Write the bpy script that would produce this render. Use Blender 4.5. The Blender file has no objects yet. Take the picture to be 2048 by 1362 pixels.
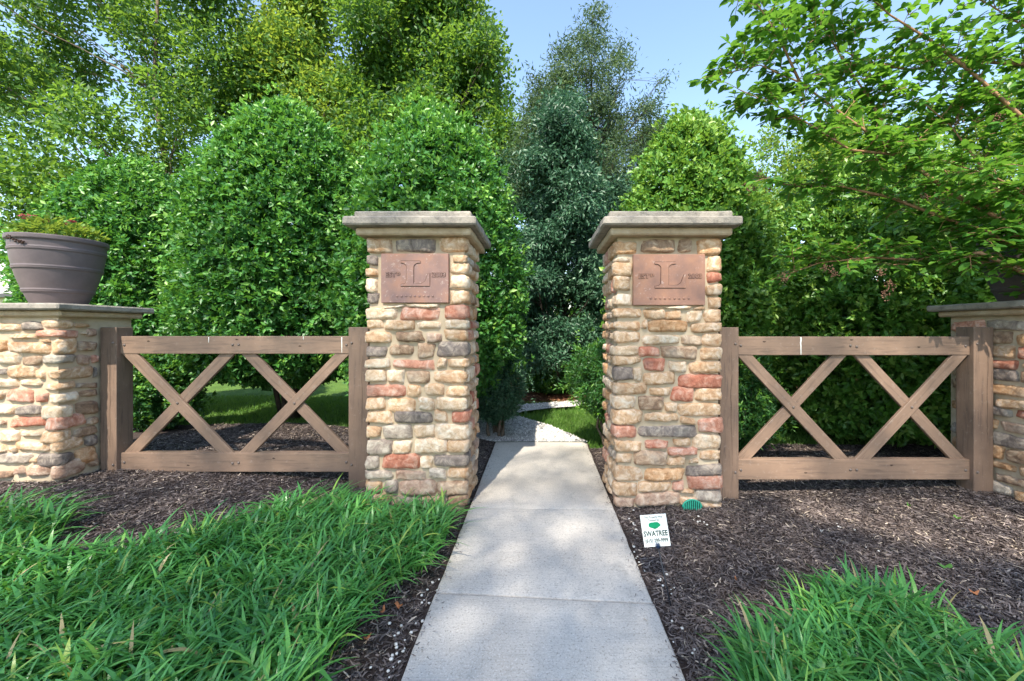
import bpy, bmesh, math, random
import numpy as np
from mathutils import Vector, Matrix, noise

# ------------------------------------------------------------------ camera, sky, sun, exposure
SC = bpy.context.scene
COL = SC.collection
R = math.radians
F, CX, HY, CH = 800.0, 1080.0, 660.0, 1.45          # focal length in photo pixels, vanishing point, eye height
cam_d = bpy.data.cameras.new('camera')
cam = bpy.data.objects.new('camera', cam_d); COL.objects.link(cam)
cam_d.sensor_width = 36.0
cam_d.lens = F / 2048 * 36
cam_d.shift_x = -(CX - 1024) / 2048
cam_d.shift_y = (HY - 681) / 2048
cam_d.clip_start = 0.05; cam_d.clip_end = 2000
cam.location = (0, 0, CH); cam.rotation_euler = (R(90), 0, 0)
SC.camera = cam

SUN_AZ, SUN_EL = -167.0, 50.0                        # degrees, azimuth clockwise from the view axis: behind the camera, to the left
world = bpy.data.worlds.new('World'); SC.world = world; world.use_nodes = True
wn = world.node_tree
sky = wn.nodes.new('ShaderNodeTexSky'); sky.sky_type = 'NISHITA'; sky.sun_disc = False
sky.sun_elevation = R(SUN_EL); sky.sun_rotation = R(SUN_AZ)
sky.air_density = 1.2; sky.dust_density = 0.6; sky.ozone_density = 1.0
wn.links.new(sky.outputs[0], wn.nodes['Background'].inputs[0])
wn.nodes['Background'].inputs[1].default_value = 0.15
sun_d = bpy.data.lights.new('sun', 'SUN'); sun_d.energy = 5.0; sun_d.angle = R(0.5); sun_d.color = (1.0, 0.93, 0.80)
sun = bpy.data.objects.new('sun', sun_d); COL.objects.link(sun)
SUNV = Vector((math.sin(R(SUN_AZ)) * math.cos(R(SUN_EL)), math.cos(R(SUN_AZ)) * math.cos(R(SUN_EL)), math.sin(R(SUN_EL))))
sun.rotation_euler = SUNV.to_track_quat('Z', 'Y').to_euler()
sun.location = (-5, -20, 28)
SC.view_settings.view_transform = 'Standard'
SC.view_settings.look = 'None'
SC.view_settings.exposure = 1.4
SC.view_settings.gamma = 1.0
SC.view_settings.use_curve_mapping = False
SC.cycles.max_bounces = 10
SC.cycles.diffuse_bounces = 5
SC.cycles.transmission_bounces = 6
SC.cycles.transparent_max_bounces = 8
SC.cycles.use_denoising = True

rng = np.random.default_rng(11)
random.seed(5)

def at(px, py, Y):
    """world point seen at a photo pixel at depth Y"""
    return Vector(((px - CX) / F * Y, Y, CH - (py - HY) / F * Y))

# ------------------------------------------------------------------ materials
def mat(name):
    m = bpy.data.materials.new(name); m.use_nodes = True
    n = m.node_tree.nodes; p = n['Principled BSDF']
    return m, m.node_tree, p

def ramp(nt, stops):
    r = nt.nodes.new('ShaderNodeValToRGB'); e = r.color_ramp.elements
    while len(e) < len(stops): e.new(0.5)
    for k, (pos, c) in enumerate(stops):
        e[k].position = pos; e[k].color = (*c, 1)
    return r

def noise_tex(nt, scale, detail=4, rough=0.6, vec=None, dist=0.0):
    t = nt.nodes.new('ShaderNodeTexNoise'); t.inputs['Scale'].default_value = scale
    t.inputs['Detail'].default_value = detail; t.inputs['Roughness'].default_value = rough
    t.inputs['Distortion'].default_value = dist
    if vec is not None: nt.links.new(vec, t.inputs['Vector'])
    return t

def mixc(nt, a, b, fac, mode='MIX'):
    m = nt.nodes.new('ShaderNodeMix'); m.data_type = 'RGBA'; m.blend_type = mode
    for sock, v in ((m.inputs[6], a), (m.inputs[7], b)):
        if hasattr(v, 'links') or hasattr(v, 'is_linked'): nt.links.new(v, sock)
        else: sock.default_value = (*v, 1)
    if hasattr(fac, 'is_linked'): nt.links.new(fac, m.inputs[0])
    else: m.inputs[0].default_value = fac
    return m.outputs[2]

def bump(nt, p, h, strength, dist=0.01):
    b = nt.nodes.new('ShaderNodeBump'); b.inputs['Strength'].default_value = strength
    b.inputs['Distance'].default_value = dist
    nt.links.new(h, b.inputs['Height']); nt.links.new(b.outputs[0], p.inputs['Normal'])
    return b

def maprange(nt, v, a, b, c=0, d=1):
    m = nt.nodes.new('ShaderNodeMapRange'); m.inputs[1].default_value = a; m.inputs[2].default_value = b
    m.inputs[3].default_value = c; m.inputs[4].default_value = d
    nt.links.new(v, m.inputs[0]); return m.outputs[0]

def objvec(nt, rnd=True):
    """world-like position, shifted at random from object to object"""
    tc = nt.nodes.new('ShaderNodeTexCoord')
    if not rnd: return tc.outputs['Object']
    oi = nt.nodes.new('ShaderNodeObjectInfo')
    sc = nt.nodes.new('ShaderNodeMath'); sc.operation = 'MULTIPLY'; sc.inputs[1].default_value = 37.0
    nt.links.new(oi.outputs['Random'], sc.inputs[0])
    ad = nt.nodes.new('ShaderNodeVectorMath'); ad.operation = 'ADD'
    nt.links.new(tc.outputs['Object'], ad.inputs[0]); nt.links.new(sc.outputs[0], ad.inputs[1])
    return ad.outputs[0]

def stone_mat(name, c0, c1, c2):
    m, nt, p = mat(name)
    v = objvec(nt)
    n1 = noise_tex(nt, 13, 6, 0.7, v, 0.9); n2 = noise_tex(nt, 40, 7, 0.75, v); n3 = noise_tex(nt, 5, 3, 0.5, v)
    r = ramp(nt, [(0.36, c0), (0.50, c1), (0.64, c2)])
    nt.links.new(n1.outputs['Fac'], r.inputs[0])
    oi = nt.nodes.new('ShaderNodeObjectInfo')
    hs = nt.nodes.new('ShaderNodeHueSaturation')
    nt.links.new(maprange(nt, oi.outputs['Random'], 0, 1, 0.85, 1.12), hs.inputs['Value'])
    nt.links.new(r.outputs[0], hs.inputs['Color'])
    speck = mixc(nt, hs.outputs[0], (0.10, 0.085, 0.075), maprange(nt, n2.outputs['Fac'], 0.56, 0.74, 0, 0.5))
    grey = mixc(nt, speck, (0.62, 0.56, 0.46), maprange(nt, n3.outputs['Fac'], 0.55, 0.75, 0, 0.45))
    nt.links.new(grey, p.inputs['Base Color'])
    p.inputs['Roughness'].default_value = 0.85; p.inputs['Specular IOR Level'].default_value = 0.25
    bump(nt, p, n2.outputs['Fac'], 0.9, 0.022)
    return m

STONE = {
    'c': stone_mat('cream_stone', (0.52, 0.34, 0.205), (0.68, 0.51, 0.355), (0.82, 0.71, 0.58)),
    't': stone_mat('tan_stone', (0.43, 0.235, 0.12), (0.58, 0.385, 0.235), (0.75, 0.585, 0.44)),
    'o': stone_mat('ochre_stone', (0.38, 0.19, 0.085), (0.55, 0.32, 0.17), (0.68, 0.48, 0.31)),
    'b': stone_mat('brown_stone', (0.20, 0.125, 0.085), (0.36, 0.23, 0.145), (0.54, 0.40, 0.28)),
    'r': stone_mat('red_stone', (0.33, 0.11, 0.07), (0.48, 0.185, 0.115), (0.62, 0.36, 0.26)),
    'p': stone_mat('pink_stone', (0.40, 0.16, 0.10), (0.55, 0.27, 0.185), (0.68, 0.46, 0.36)),
    'd': stone_mat('dark_grey_stone', (0.15, 0.118, 0.100), (0.25, 0.200, 0.170), (0.46, 0.37, 0.29)),
    'g': stone_mat('grey_stone', (0.26, 0.20, 0.165), (0.42, 0.34, 0.27), (0.60, 0.51, 0.41)),
    'm': stone_mat('mauve_stone', (0.30, 0.175, 0.12), (0.45, 0.295, 0.21), (0.60, 0.455, 0.34)),
}

def make_mortar():
    m, nt, p = mat('sandy_mortar')
    v = objvec(nt, False)
    a = noise_tex(nt, 6, 4, 0.6, v); b = noise_tex(nt, 220, 4, 0.7, v)
    r = ramp(nt, [(0.3, (0.37, 0.285, 0.19)), (0.7, (0.52, 0.425, 0.31))])
    nt.links.new(a.outputs['Fac'], r.inputs[0]); nt.links.new(r.outputs[0], p.inputs['Base Color'])
    p.inputs['Roughness'].default_value = 0.95; p.inputs['Specular IOR Level'].default_value = 0.15
    bump(nt, p, b.outputs['Fac'], 0.6, 0.006); return m
M_MORTAR = make_mortar()

def make_slab(name, c0, c1, c2, lich):
    m, nt, p = mat(name)
    v = objvec(nt)
    a = noise_tex(nt, 7, 6, 0.65, v, 0.4); b = noise_tex(nt, 70, 5, 0.7, v); c = noise_tex(nt, 22, 6, 0.75, v)
    r = ramp(nt, [(0.3, c0), (0.5, c1), (0.72, c2)])
    nt.links.new(a.outputs['Fac'], r.inputs[0])
    x = mixc(nt, r.outputs[0], (0.09, 0.085, 0.08), maprange(nt, c.outputs['Fac'], 0.52, 0.72, 0, lich))
    nt.links.new(x, p.inputs['Base Color']); p.inputs['Roughness'].default_value = 0.9
    p.inputs['Specular IOR Level'].default_value = 0.2
    bump(nt, p, b.outputs['Fac'], 0.6, 0.012); return m
M_CAPG = make_slab('grey_weathered_sandstone', (0.20, 0.175, 0.15), (0.29, 0.255, 0.215), (0.38, 0.33, 0.275), 0.75)
M_CAPT = make_slab('tan_sandstone', (0.36, 0.26, 0.165), (0.46, 0.345, 0.225), (0.54, 0.44, 0.32), 0.25)

def make_plaque(name, c0, c1, c2, lim):
    m, nt, p = mat(name)
    v = objvec(nt)
    a = noise_tex(nt, 6, 5, 0.6, v, 0.3); b = noise_tex(nt, 34, 8, 0.8, v, 0.4); c = noise_tex(nt, 9, 3, 0.5, v)
    r = ramp(nt, [(0.35, c0), (0.5, c1), (0.66, c2)])
    nt.links.new(a.outputs['Fac'], r.inputs[0])
    mul = nt.nodes.new('ShaderNodeMath'); mul.operation = 'MULTIPLY'
    nt.links.new(maprange(nt, b.outputs['Fac'], 0.56, 0.66, 0, lim), mul.inputs[0])
    nt.links.new(maprange(nt, c.outputs['Fac'], 0.42, 0.58), mul.inputs[1])
    x = mixc(nt, r.outputs[0], (0.60, 0.50, 0.44), mul.outputs[0])
    nt.links.new(x, p.inputs['Base Color']); p.inputs['Roughness'].default_value = 0.75
    bump(nt, p, b.outputs['Fac'], 0.25, 0.004); return m
M_PLQL = make_plaque('weathered_bronze_brown', (0.22, 0.13, 0.115), (0.27, 0.155, 0.125), (0.34, 0.175, 0.12), 0.8)
M_PLQR = make_plaque('rusty_bronze_brown', (0.22, 0.12, 0.09), (0.28, 0.145, 0.10), (0.34, 0.17, 0.105), 0.6)

def make_wood(name, c0, c1, ax):
    m, nt, p = mat(name)
    tc = nt.nodes.new('ShaderNodeTexCoord')
    mp = nt.nodes.new('ShaderNodeMapping')
    s = [22, 22, 22]; s[ax] = 1.6
    mp.inputs['Scale'].default_value = s
    nt.links.new(tc.outputs['Object'], mp.inputs['Vector'])
    g = noise_tex(nt, 2.0, 6, 0.7, mp.outputs[0], 0.5); w = noise_tex(nt, 2.2, 4, 0.6, tc.outputs['Object'])
    sp = noise_tex(nt, 26, 4, 0.7, tc.outputs['Object'])
    r = ramp(nt, [(0.3, c0), (0.7, c1)])
    nt.links.new(w.outputs['Fac'], r.inputs[0])
    x = mixc(nt, r.outputs[0], (0.055, 0.04, 0.034), maprange(nt, g.outputs['Fac'], 0.50, 0.68, 0, 0.6))
    x = mixc(nt, x, (0.34, 0.28, 0.235), maprange(nt, sp.outputs['Fac'], 0.58, 0.75, 0, 0.4))
    nt.links.new(x, p.inputs['Base Color']); p.inputs['Roughness'].default_value = 0.62
    p.inputs['Specular IOR Level'].default_value = 0.35
    bump(nt, p, g.outputs['Fac'], 0.35, 0.004); return m
WOODC = ((0.170, 0.110, 0.078), (0.235, 0.153, 0.105))
M_WOODX = make_wood('brown_stained_wood_across', *WOODC, 0)
M_WOODZ = make_wood('brown_stained_wood_upright', (0.145, 0.094, 0.068), (0.205, 0.134, 0.094), 2)

def plain(name, c, rough=0.6, spec=0.4, metal=0.0, ns=0, nb=0.0, var=0.0):
    m, nt, p = mat(name)
    p.inputs['Base Color'].default_value = (*c, 1); p.inputs['Roughness'].default_value = rough
    p.inputs['Specular IOR Level'].default_value = spec; p.inputs['Metallic'].default_value = metal
    if ns:
        v = objvec(nt, False)
        t = noise_tex(nt, ns, 5, 0.65, v)
        if nb: bump(nt, p, t.outputs['Fac'], nb, 0.005)
        if var:
            x = mixc(nt, tuple(k * (1 - var) for k in c), tuple(min(1, k * (1 + var)) for k in c), maprange(nt, t.outputs['Fac'], 0.3, 0.7))
            nt.links.new(x, p.inputs['Base Color'])
    return m
M_BOLT = plain('dark_bolt_paint', (0.13, 0.10, 0.085), 0.5, 0.5, 0, 60, 0.2, 0.3)
M_WHITE = plain('chalky_white', (0.72, 0.70, 0.64), 0.8, 0.2, 0, 80, 0.2, 0.1)
M_POT = plain('matt_plum_brown_resin', (0.120, 0.092, 0.094), 0.55, 0.35, 0, 9, 0.08, 0.12)
M_MUD = plain('dark_mud', (0.05, 0.028, 0.02), 0.9, 0.1, 0, 60, 0.5, 0.4)
M_SOIL = plain('potting_soil', (0.05, 0.035, 0.025), 0.95, 0.1, 0, 40, 0.8, 0.4)
M_BARK = plain('grey_brown_bark', (0.13, 0.10, 0.075), 0.9, 0.15, 0, 18, 0.8, 0.45)
M_DBARK = plain('dark_bark', (0.055, 0.042, 0.034), 0.9, 0.15, 0, 18, 0.8, 0.4)
M_CBARK = plain('smooth_cinnamon_bark', (0.30, 0.165, 0.09), 0.7, 0.25, 0, 20, 0.4, 0.35)
M_POD = plain('dry_brown_seed_pod', (0.16, 0.085, 0.055), 0.8, 0.2, 0, 60, 0.3, 0.4)
M_SIGN = plain('white_sign_board', (0.78, 0.78, 0.74), 0.5, 0.4, 0, 15, 0.03, 0.04)
M_GREEN = plain('printed_green', (0.0, 0.24, 0.10), 0.5, 0.3)
M_INK = plain('printed_dark_green_ink', (0.012, 0.045, 0.035), 0.5, 0.3)
M_CRACK = plain('dark_split_wood', (0.06, 0.040, 0.030), 0.9, 0.1, 0, 90, 0.4, 0.5)
M_LSHADE = plain('painted_letter_shade', (0.10, 0.05, 0.038), 0.8, 0.3, 0, 60, 0.2, 0.3)  # dark colour that paints the relief shade around the plaque letters
M_STAKE = plain('black_wire', (0.012, 0.014, 0.02), 0.4, 0.5)
M_CLIP = plain('navy_plastic', (0.012, 0.03, 0.075), 0.4, 0.5)
M_GRATE = plain('turquoise_green_plastic', (0.03, 0.30, 0.20), 0.5, 0.4, 0, 40, 0.1, 0.2)
M_HOLE = plain('dark_slot', (0.01, 0.012, 0.01), 0.9, 0.1)
M_PEB = plain('pale_pebble', (0.58, 0.55, 0.50), 0.8, 0.2, 0, 40, 0.3, 0.3)
M_DEAD = plain('dry_orange_leaf', (0.36, 0.14, 0.06), 0.8, 0.2, 0, 30, 0.3, 0.4)
M_PINK = plain('pink_petals', (0.62, 0.10, 0.20), 0.6, 0.3)
M_WALL = plain('cream_stucco', (0.70, 0.62, 0.46), 0.9, 0.2, 0, 30, 0.2, 0.06)
M_ROOF = plain('pale_grey_shingle', (0.42, 0.41, 0.40), 0.9, 0.2, 0, 20, 0.4, 0.2)
M_GUT = plain('dark_gutter', (0.06, 0.06, 0.065), 0.5, 0.4)

def make_concrete():
    m, nt, p = mat('light_grey_broom_concrete')
    tc = nt.nodes.new('ShaderNodeTexCoord'); v = tc.outputs['Object']
    a = noise_tex(nt, 1.6, 5, 0.6, v); b = noise_tex(nt, 85, 4, 0.8, v); c = noise_tex(nt, 9, 6, 0.75, v)
    d = noise_tex(nt, 130, 3, 0.7, v)
    r = ramp(nt, [(0.3, (0.44, 0.395, 0.345)), (0.7, (0.57, 0.52, 0.46))])
    nt.links.new(a.outputs['Fac'], r.inputs[0])
    x = mixc(nt, r.outputs[0], (0.20, 0.185, 0.165), maprange(nt, b.outputs['Fac'], 0.52, 0.66, 0, 0.8))
    x = mixc(nt, x, (0.72, 0.69, 0.65), maprange(nt, d.outputs['Fac'], 0.55, 0.68, 0, 0.6))
    x = mixc(nt, x, (0.30, 0.285, 0.265), maprange(nt, c.outputs['Fac'], 0.60, 0.78, 0, 0.5))
    mp = nt.nodes.new('ShaderNodeMapping'); mp.inputs['Scale'].default_value = (5, 120, 1); nt.links.new(v, mp.inputs['Vector'])
    br = noise_tex(nt, 1.0, 4, 0.65, mp.outputs[0], 0.2); st = noise_tex(nt, 3.2, 7, 0.72, v, 1.2)
    x = mixc(nt, x, (0.30, 0.275, 0.245), maprange(nt, br.outputs['Fac'], 0.50, 0.66, 0, 0.32))
    x = mixc(nt, x, (0.25, 0.235, 0.205), maprange(nt, st.outputs['Fac'], 0.56, 0.70, 0, 0.38))
    nt.links.new(x, p.inputs['Base Color']); p.inputs['Roughness'].default_value = 0.88
    p.inputs['Specular IOR Level'].default_value = 0.25
    bump(nt, p, b.outputs['Fac'], 0.5, 0.004); return m
M_CONC = make_concrete()

def make_ground(name, stops, sc, speck, bs, extra=None):
    m, nt, p = mat(name)
    tc = nt.nodes.new('ShaderNodeTexCoord'); v = tc.outputs['Object']
    a = noise_tex(nt, sc, 6, 0.7, v); b = noise_tex(nt, speck, 5, 0.7, v)
    r = ramp(nt, stops); nt.links.new(a.outputs['Fac'], r.inputs[0])
    x = mixc(nt, r.outputs[0], stops[0][1], maprange(nt, b.outputs['Fac'], 0.5, 0.68, 0, 0.7))
    nt.links.new(x, p.inputs['Base Color']); p.inputs['Roughness'].default_value = 0.95
    p.inputs['Specular IOR Level'].default_value = 0.1
    bump(nt, p, b.outputs['Fac'], 0.8, bs); return m
M_LAWN = make_ground('lawn_turf', [(0.3, (0.045, 0.085, 0.018)), (0.7, (0.11, 0.19, 0.04))], 1.5, 60, 0.03)
M_MULB = make_ground('dark_mulch_soil', [(0.3, (0.035, 0.025, 0.022)), (0.7, (0.085, 0.065, 0.058))], 9, 70, 0.02)
M_RMUL = make_ground('red_brown_pine_straw', [(0.3, (0.07, 0.03, 0.018)), (0.7, (0.20, 0.09, 0.05))], 3, 50, 0.03)
M_GRAV = make_ground('pale_grey_gravel', [(0.3, (0.28, 0.265, 0.25)), (0.7, (0.54, 0.52, 0.49))], 45, 90, 0.02)
M_ROAD = make_ground('bounce_street_concrete', [(0.3, (0.36, 0.34, 0.31)), (0.7, (0.46, 0.44, 0.40))], 2, 80, 0.004)  # for the added bounce surface behind the camera

def leaf_mat(name, stops, rough=0.4, spec=0.5, trans=0.4, tcol=(0.35, 0.55, 0.06)):
    m, nt, p = mat(name)
    at_ = nt.nodes.new('ShaderNodeAttribute'); at_.attribute_name = 'rnd'
    r = ramp(nt, stops); nt.links.new(at_.outputs['Fac'], r.inputs[0])
    nt.links.new(r.outputs[0], p.inputs['Base Color'])
    p.inputs['Roughness'].default_value = rough; p.inputs['Specular IOR Level'].default_value = spec
    t = nt.nodes.new('ShaderNodeBsdfTranslucent')
    x = mixc(nt, r.outputs[0], tcol, 0.55)
    nt.links.new(x, t.inputs['Color'])
    ms = nt.nodes.new('ShaderNodeMixShader'); ms.inputs[0].default_value = trans
    nt.links.new(p.outputs[0], ms.inputs[1]); nt.links.new(t.outputs[0], ms.inputs[2])
    nt.links.new(ms.outputs[0], nt.nodes['Material Output'].inputs[0]); return m
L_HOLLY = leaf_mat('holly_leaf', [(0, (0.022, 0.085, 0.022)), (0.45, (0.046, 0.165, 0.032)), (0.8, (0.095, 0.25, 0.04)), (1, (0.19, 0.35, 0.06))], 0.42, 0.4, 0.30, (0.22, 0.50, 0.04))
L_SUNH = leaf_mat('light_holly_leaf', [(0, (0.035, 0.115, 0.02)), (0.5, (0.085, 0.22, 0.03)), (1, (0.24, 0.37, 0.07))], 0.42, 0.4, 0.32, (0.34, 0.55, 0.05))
L_TREE = leaf_mat('deciduous_leaf', [(0, (0.016, 0.062, 0.012)), (0.5, (0.036, 0.112, 0.020)), (1, (0.11, 0.22, 0.032))], 0.5, 0.35, 0.45, (0.34, 0.54, 0.05))
L_YEL = leaf_mat('yellow_green_leaf', [(0, (0.035, 0.11, 0.018)), (0.5, (0.078, 0.185, 0.028)), (1, (0.20, 0.33, 0.05))], 0.5, 0.35, 0.45, (0.5, 0.6, 0.06))
L_GREY = leaf_mat('grey_green_needle_leaf', [(0, (0.020, 0.046, 0.024)), (0.5, (0.038, 0.076, 0.038)), (1, (0.08, 0.13, 0.055))], 0.5, 0.35, 0.3, (0.25, 0.38, 0.10))
L_BLUE = leaf_mat('blue_green_leaf', [(0, (0.015, 0.050, 0.026)), (0.5, (0.034, 0.094, 0.050)), (1, (0.095, 0.19, 0.10))], 0.45, 0.4, 0.22, (0.14, 0.34, 0.16))
L_SHRUB = leaf_mat('fresh_shrub_leaf', [(0, (0.020, 0.080, 0.025)), (0.6, (0.045, 0.15, 0.035)), (1, (0.14, 0.30, 0.03))], 0.4, 0.45, 0.3, (0.3, 0.55, 0.04))
L_CRAPE = leaf_mat('crape_leaf', [(0, (0.028, 0.100, 0.018)), (0.5, (0.066, 0.195, 0.026)), (1, (0.17, 0.34, 0.04))], 0.42, 0.4, 0.42, (0.32, 0.60, 0.05))
L_LIRI = leaf_mat('liriope_blade', [(0, (0.028, 0.130, 0.034)), (0.45, (0.078, 0.275, 0.066)), (0.80, (0.155, 0.40, 0.080)), (0.95, (0.30, 0.46, 0.07)), (1, (0.42, 0.33, 0.16))], 0.34, 0.5, 0.34, (0.24, 0.52, 0.04))
L_GRASS = leaf_mat('lawn_blade', [(0, (0.05, 0.12, 0.02)), (0.5, (0.085, 0.19, 0.03)), (1, (0.17, 0.28, 0.05))], 0.5, 0.3, 0.35)
L_MULCH = leaf_mat('shredded_bark', [(0, (0.028, 0.021, 0.020)), (0.45, (0.098, 0.075, 0.068)), (0.8, (0.19, 0.150, 0.134)), (1, (0.42, 0.34, 0.26))], 0.6, 0.4, 0.0)
L_STRAW = leaf_mat('red_brown_litter', [(0, (0.05, 0.02, 0.012)), (0.5, (0.15, 0.065, 0.035)), (1, (0.34, 0.18, 0.10))], 0.8, 0.2, 0.0)
L_GRAVEL = leaf_mat('gravel_stone', [(0, (0.20, 0.19, 0.18)), (0.5, (0.45, 0.43, 0.405)), (1, (0.68, 0.65, 0.61))], 0.85, 0.2, 0.0)

# ------------------------------------------------------------------ object helpers
def origin(o):
    v = Vector((0, 0, 0))
    while o is not None:
        v = v + o.location; o = o.parent
    return v

def tag(o, label=None, cat=None, group=None, kind=None):
    if label: o['label'] = label
    if cat: o['category'] = cat
    if group: o['group'] = group
    if kind: o['kind'] = kind
    return o

def empty(name, loc, label, cat, group=None):
    o = bpy.data.objects.new(name, None); COL.objects.link(o); o.location = loc
    o.empty_display_size = 0.1
    return tag(o, label, cat, group)

def link(name, me, m, parent=None):
    me.materials.append(m)
    o = bpy.data.objects.new(name, me); COL.objects.link(o)
    if parent is not None: o.parent = parent
    return o

def np_mesh(name, V, T, m, parent=None, rnd=None, smooth=False, n=3):
    """V (N,3) world vertices, T (K,n) faces, one colour value per face in rnd"""
    V = np.asarray(V, dtype=np.float32); T = np.asarray(T, dtype=np.int32)
    if parent is not None: V = V - np.array(origin(parent), dtype=np.float32)
    me = bpy.data.meshes.new(name)
    me.vertices.add(len(V)); me.vertices.foreach_set('co', V.ravel())
    k = len(T)
    me.loops.add(k * n); me.loops.foreach_set('vertex_index', T.ravel())
    me.polygons.add(k); me.polygons.foreach_set('loop_start', np.arange(k, dtype=np.int32) * n)
    try: me.polygons.foreach_set('loop_total', np.full(k, n, dtype=np.int32))
    except Exception: pass
    if rnd is not None:
        a = me.attributes.new('rnd', 'FLOAT', 'FACE'); a.data.foreach_set('value', np.asarray(rnd, dtype=np.float32))
    me.update(calc_edges=True)
    if smooth: me.polygons.foreach_set('use_smooth', np.ones(k, dtype=bool))
    return link(name, me, m, parent)

def bm_obj(name, bm, m, parent=None, smooth=False):
    if parent is not None: bmesh.ops.translate(bm, verts=bm.verts, vec=-origin(parent))
    me = bpy.data.meshes.new(name); bm.to_mesh(me); bm.free()
    if smooth:
        for p in me.polygons: p.use_smooth = True
    return link(name, me, m, parent)

def nrm(a): return a / np.maximum(np.linalg.norm(a, axis=1, keepdims=True), 1e-9)

def leaves(C, D, N, L, W, fold=0.18, mid=0.45):
    """a folded rhombic leaf at each C, growing along D, facing N: (V, T)"""
    D = nrm(D); S = nrm(np.cross(D, N)); U = np.cross(S, D)
    L = np.broadcast_to(L, (len(C),))[:, None]; W = np.broadcast_to(W, (len(C),))[:, None]
    b = C; t = C + D * L - U * L * 0.12
    c = C + D * L * mid + U * W * fold
    l = c + S * W * 0.5; r = c - S * W * 0.5
    V = np.stack([b, l, t, r], 1).reshape(-1, 3)
    i = np.arange(len(C))[:, None] * 4
    T = np.concatenate([i + np.array([[0, 2, 1]]), i + np.array([[0, 3, 2]])], 1).reshape(-1, 3)
    return V, T

def rand_dirs(n):
    return nrm(rng.normal(size=(n, 3)))

def tube(bm, pts, radii, seg=7):
    rings = []
    for k, p in enumerate(pts):
        p = Vector(p)
        a = Vector(pts[max(k - 1, 0)]); b = Vector(pts[min(k + 1, len(pts) - 1)])
        d = (b - a).normalized() if (b - a).length > 1e-6 else Vector((0, 0, 1))
        q = d.to_track_quat('Z', 'Y')
        rings.append([bm.verts.new(p + q @ Vector((math.cos(t) * radii[k], math.sin(t) * radii[k], 0)))
                      for t in (2 * math.pi * j / seg for j in range(seg))])
    for r0, r1 in zip(rings, rings[1:]):
        for j in range(seg):
            bm.faces.new((r0[j], r0[(j + 1) % seg], r1[(j + 1) % seg], r1[j]))
    bm.faces.new(rings[0][::-1]); bm.faces.new(rings[-1])

def curve_pts(a, b, sag=0.0, n=5, jit=0.0):
    a, b = Vector(a), Vector(b); out = []
    for k in range(n + 1):
        t = k / n; p = a.lerp(b, t); p.z += sag * math.sin(math.pi * t)
        if 0 < k < n and jit: p += Vector((random.uniform(-jit, jit), random.uniform(-jit, jit), random.uniform(-jit, jit)))
        out.append(p)
    return out

def box(bm, lo, hi):
    (x0, y0, z0), (x1, y1, z1) = lo, hi
    v = [bm.verts.new(p) for p in ((x0, y0, z0), (x1, y0, z0), (x1, y1, z0), (x0, y1, z0), (x0, y0, z1), (x1, y0, z1), (x1, y1, z1), (x0, y1, z1))]
    for f in ((0, 3, 2, 1), (4, 5, 6, 7), (0, 1, 5, 4), (1, 2, 6, 5), (2, 3, 7, 6), (3, 0, 4, 7)):
        bm.faces.new([v[i] for i in f])
    return v

def rough_slab(lo, hi, cell=0.05, amp=0.008, seed=0, bev=0.012):
    """block with chiselled, uneven faces and worn edges"""
    bm = bmesh.new(); box(bm, lo, hi)
    bmesh.ops.bevel(bm, geom=bm.edges[:], offset=bev, segments=1, affect='EDGES')
    d = [hi[i] - lo[i] for i in range(3)]
    long_e = [e for e in bm.edges if e.calc_length() > cell * 1.5]
    for _ in range(6):
        long_e = [e for e in bm.edges if e.calc_length() > cell * 1.6]
        if not long_e: break
        bmesh.ops.subdivide_edges(bm, edges=long_e, cuts=1, use_grid_fill=True)
    bmesh.ops.triangulate(bm, faces=[f for f in bm.faces if len(f.verts) > 4])
    c = Vector([(lo[i] + hi[i]) / 2 for i in range(3)]); bm.normal_update()
    nv = {v: v.normal.copy() for v in bm.verts}
    for v in bm.verts:
        q = v.co * 9 + Vector((seed * 7.3, seed * 3.1, 0))
        k = noise.noise(q) * 0.7 + noise.noise(q * 2.7) * 0.5
        n = nv[v]
        if abs(n.z) > 0.9: k *= 0.25
        v.co += n * k * amp
    return bm

def smoothstep(a, b, x):
    t = min(max((x - a) / (b - a), 0), 1); return t * t * (3 - 2 * t)

def ss(a, b, x):
    t = np.clip((x - a) / (b - a), 0, 1); return t * t * (3 - 2 * t)

def gz(x, y):
    """height of the planting beds: level with the path, rising to the left"""
    x = np.asarray(x, dtype=float); y = np.asarray(y, dtype=float)
    w = ss(1.2, 3.2, y)
    z = -0.018 + 0.20 * ss(-0.75, -3.7, x) * w * (1 - 0.35 * ss(4.2, 6.5, y)) + 0.055 * ss(0.8, 3.8, x) * w
    z = z + 0.012 * np.sin(x * 2.3 + y * 1.7) * ss(0.65, 1.2, np.abs(x))
    return z

def inpoly(P, poly):
    x, y = P[:, 0], P[:, 1]; ins = np.zeros(len(P), bool); n = len(poly); j = n - 1
    for i in range(n):
        xi, yi = poly[i]; xj, yj = poly[j]
        c = ((yi > y) != (yj > y)) & (x < (xj - xi) * (y - yi) / (yj - yi + 1e-12) + xi)
        ins ^= c; j = i
    return ins

# ------------------------------------------------------------------ ground, beds, path
def sheet(name, x0, x1, y0, y1, nx, ny, zf, m, kind='structure'):
    xs = np.linspace(x0, x1, nx); ys = np.linspace(y0, y1, ny)
    X, Y = np.meshgrid(xs, ys); Z = zf(X, Y)
    V = np.stack([X.ravel(), Y.ravel(), Z.ravel()], 1)
    i = np.arange(ny - 1)[:, None] * nx + np.arange(nx - 1)[None]
    Q = np.stack([i, i + 1, i + nx + 1, i + nx], -1).reshape(-1, 4)
    o = np_mesh(name, V, Q, m, None, None, True, 4); tag(o, kind=kind); return o

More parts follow.
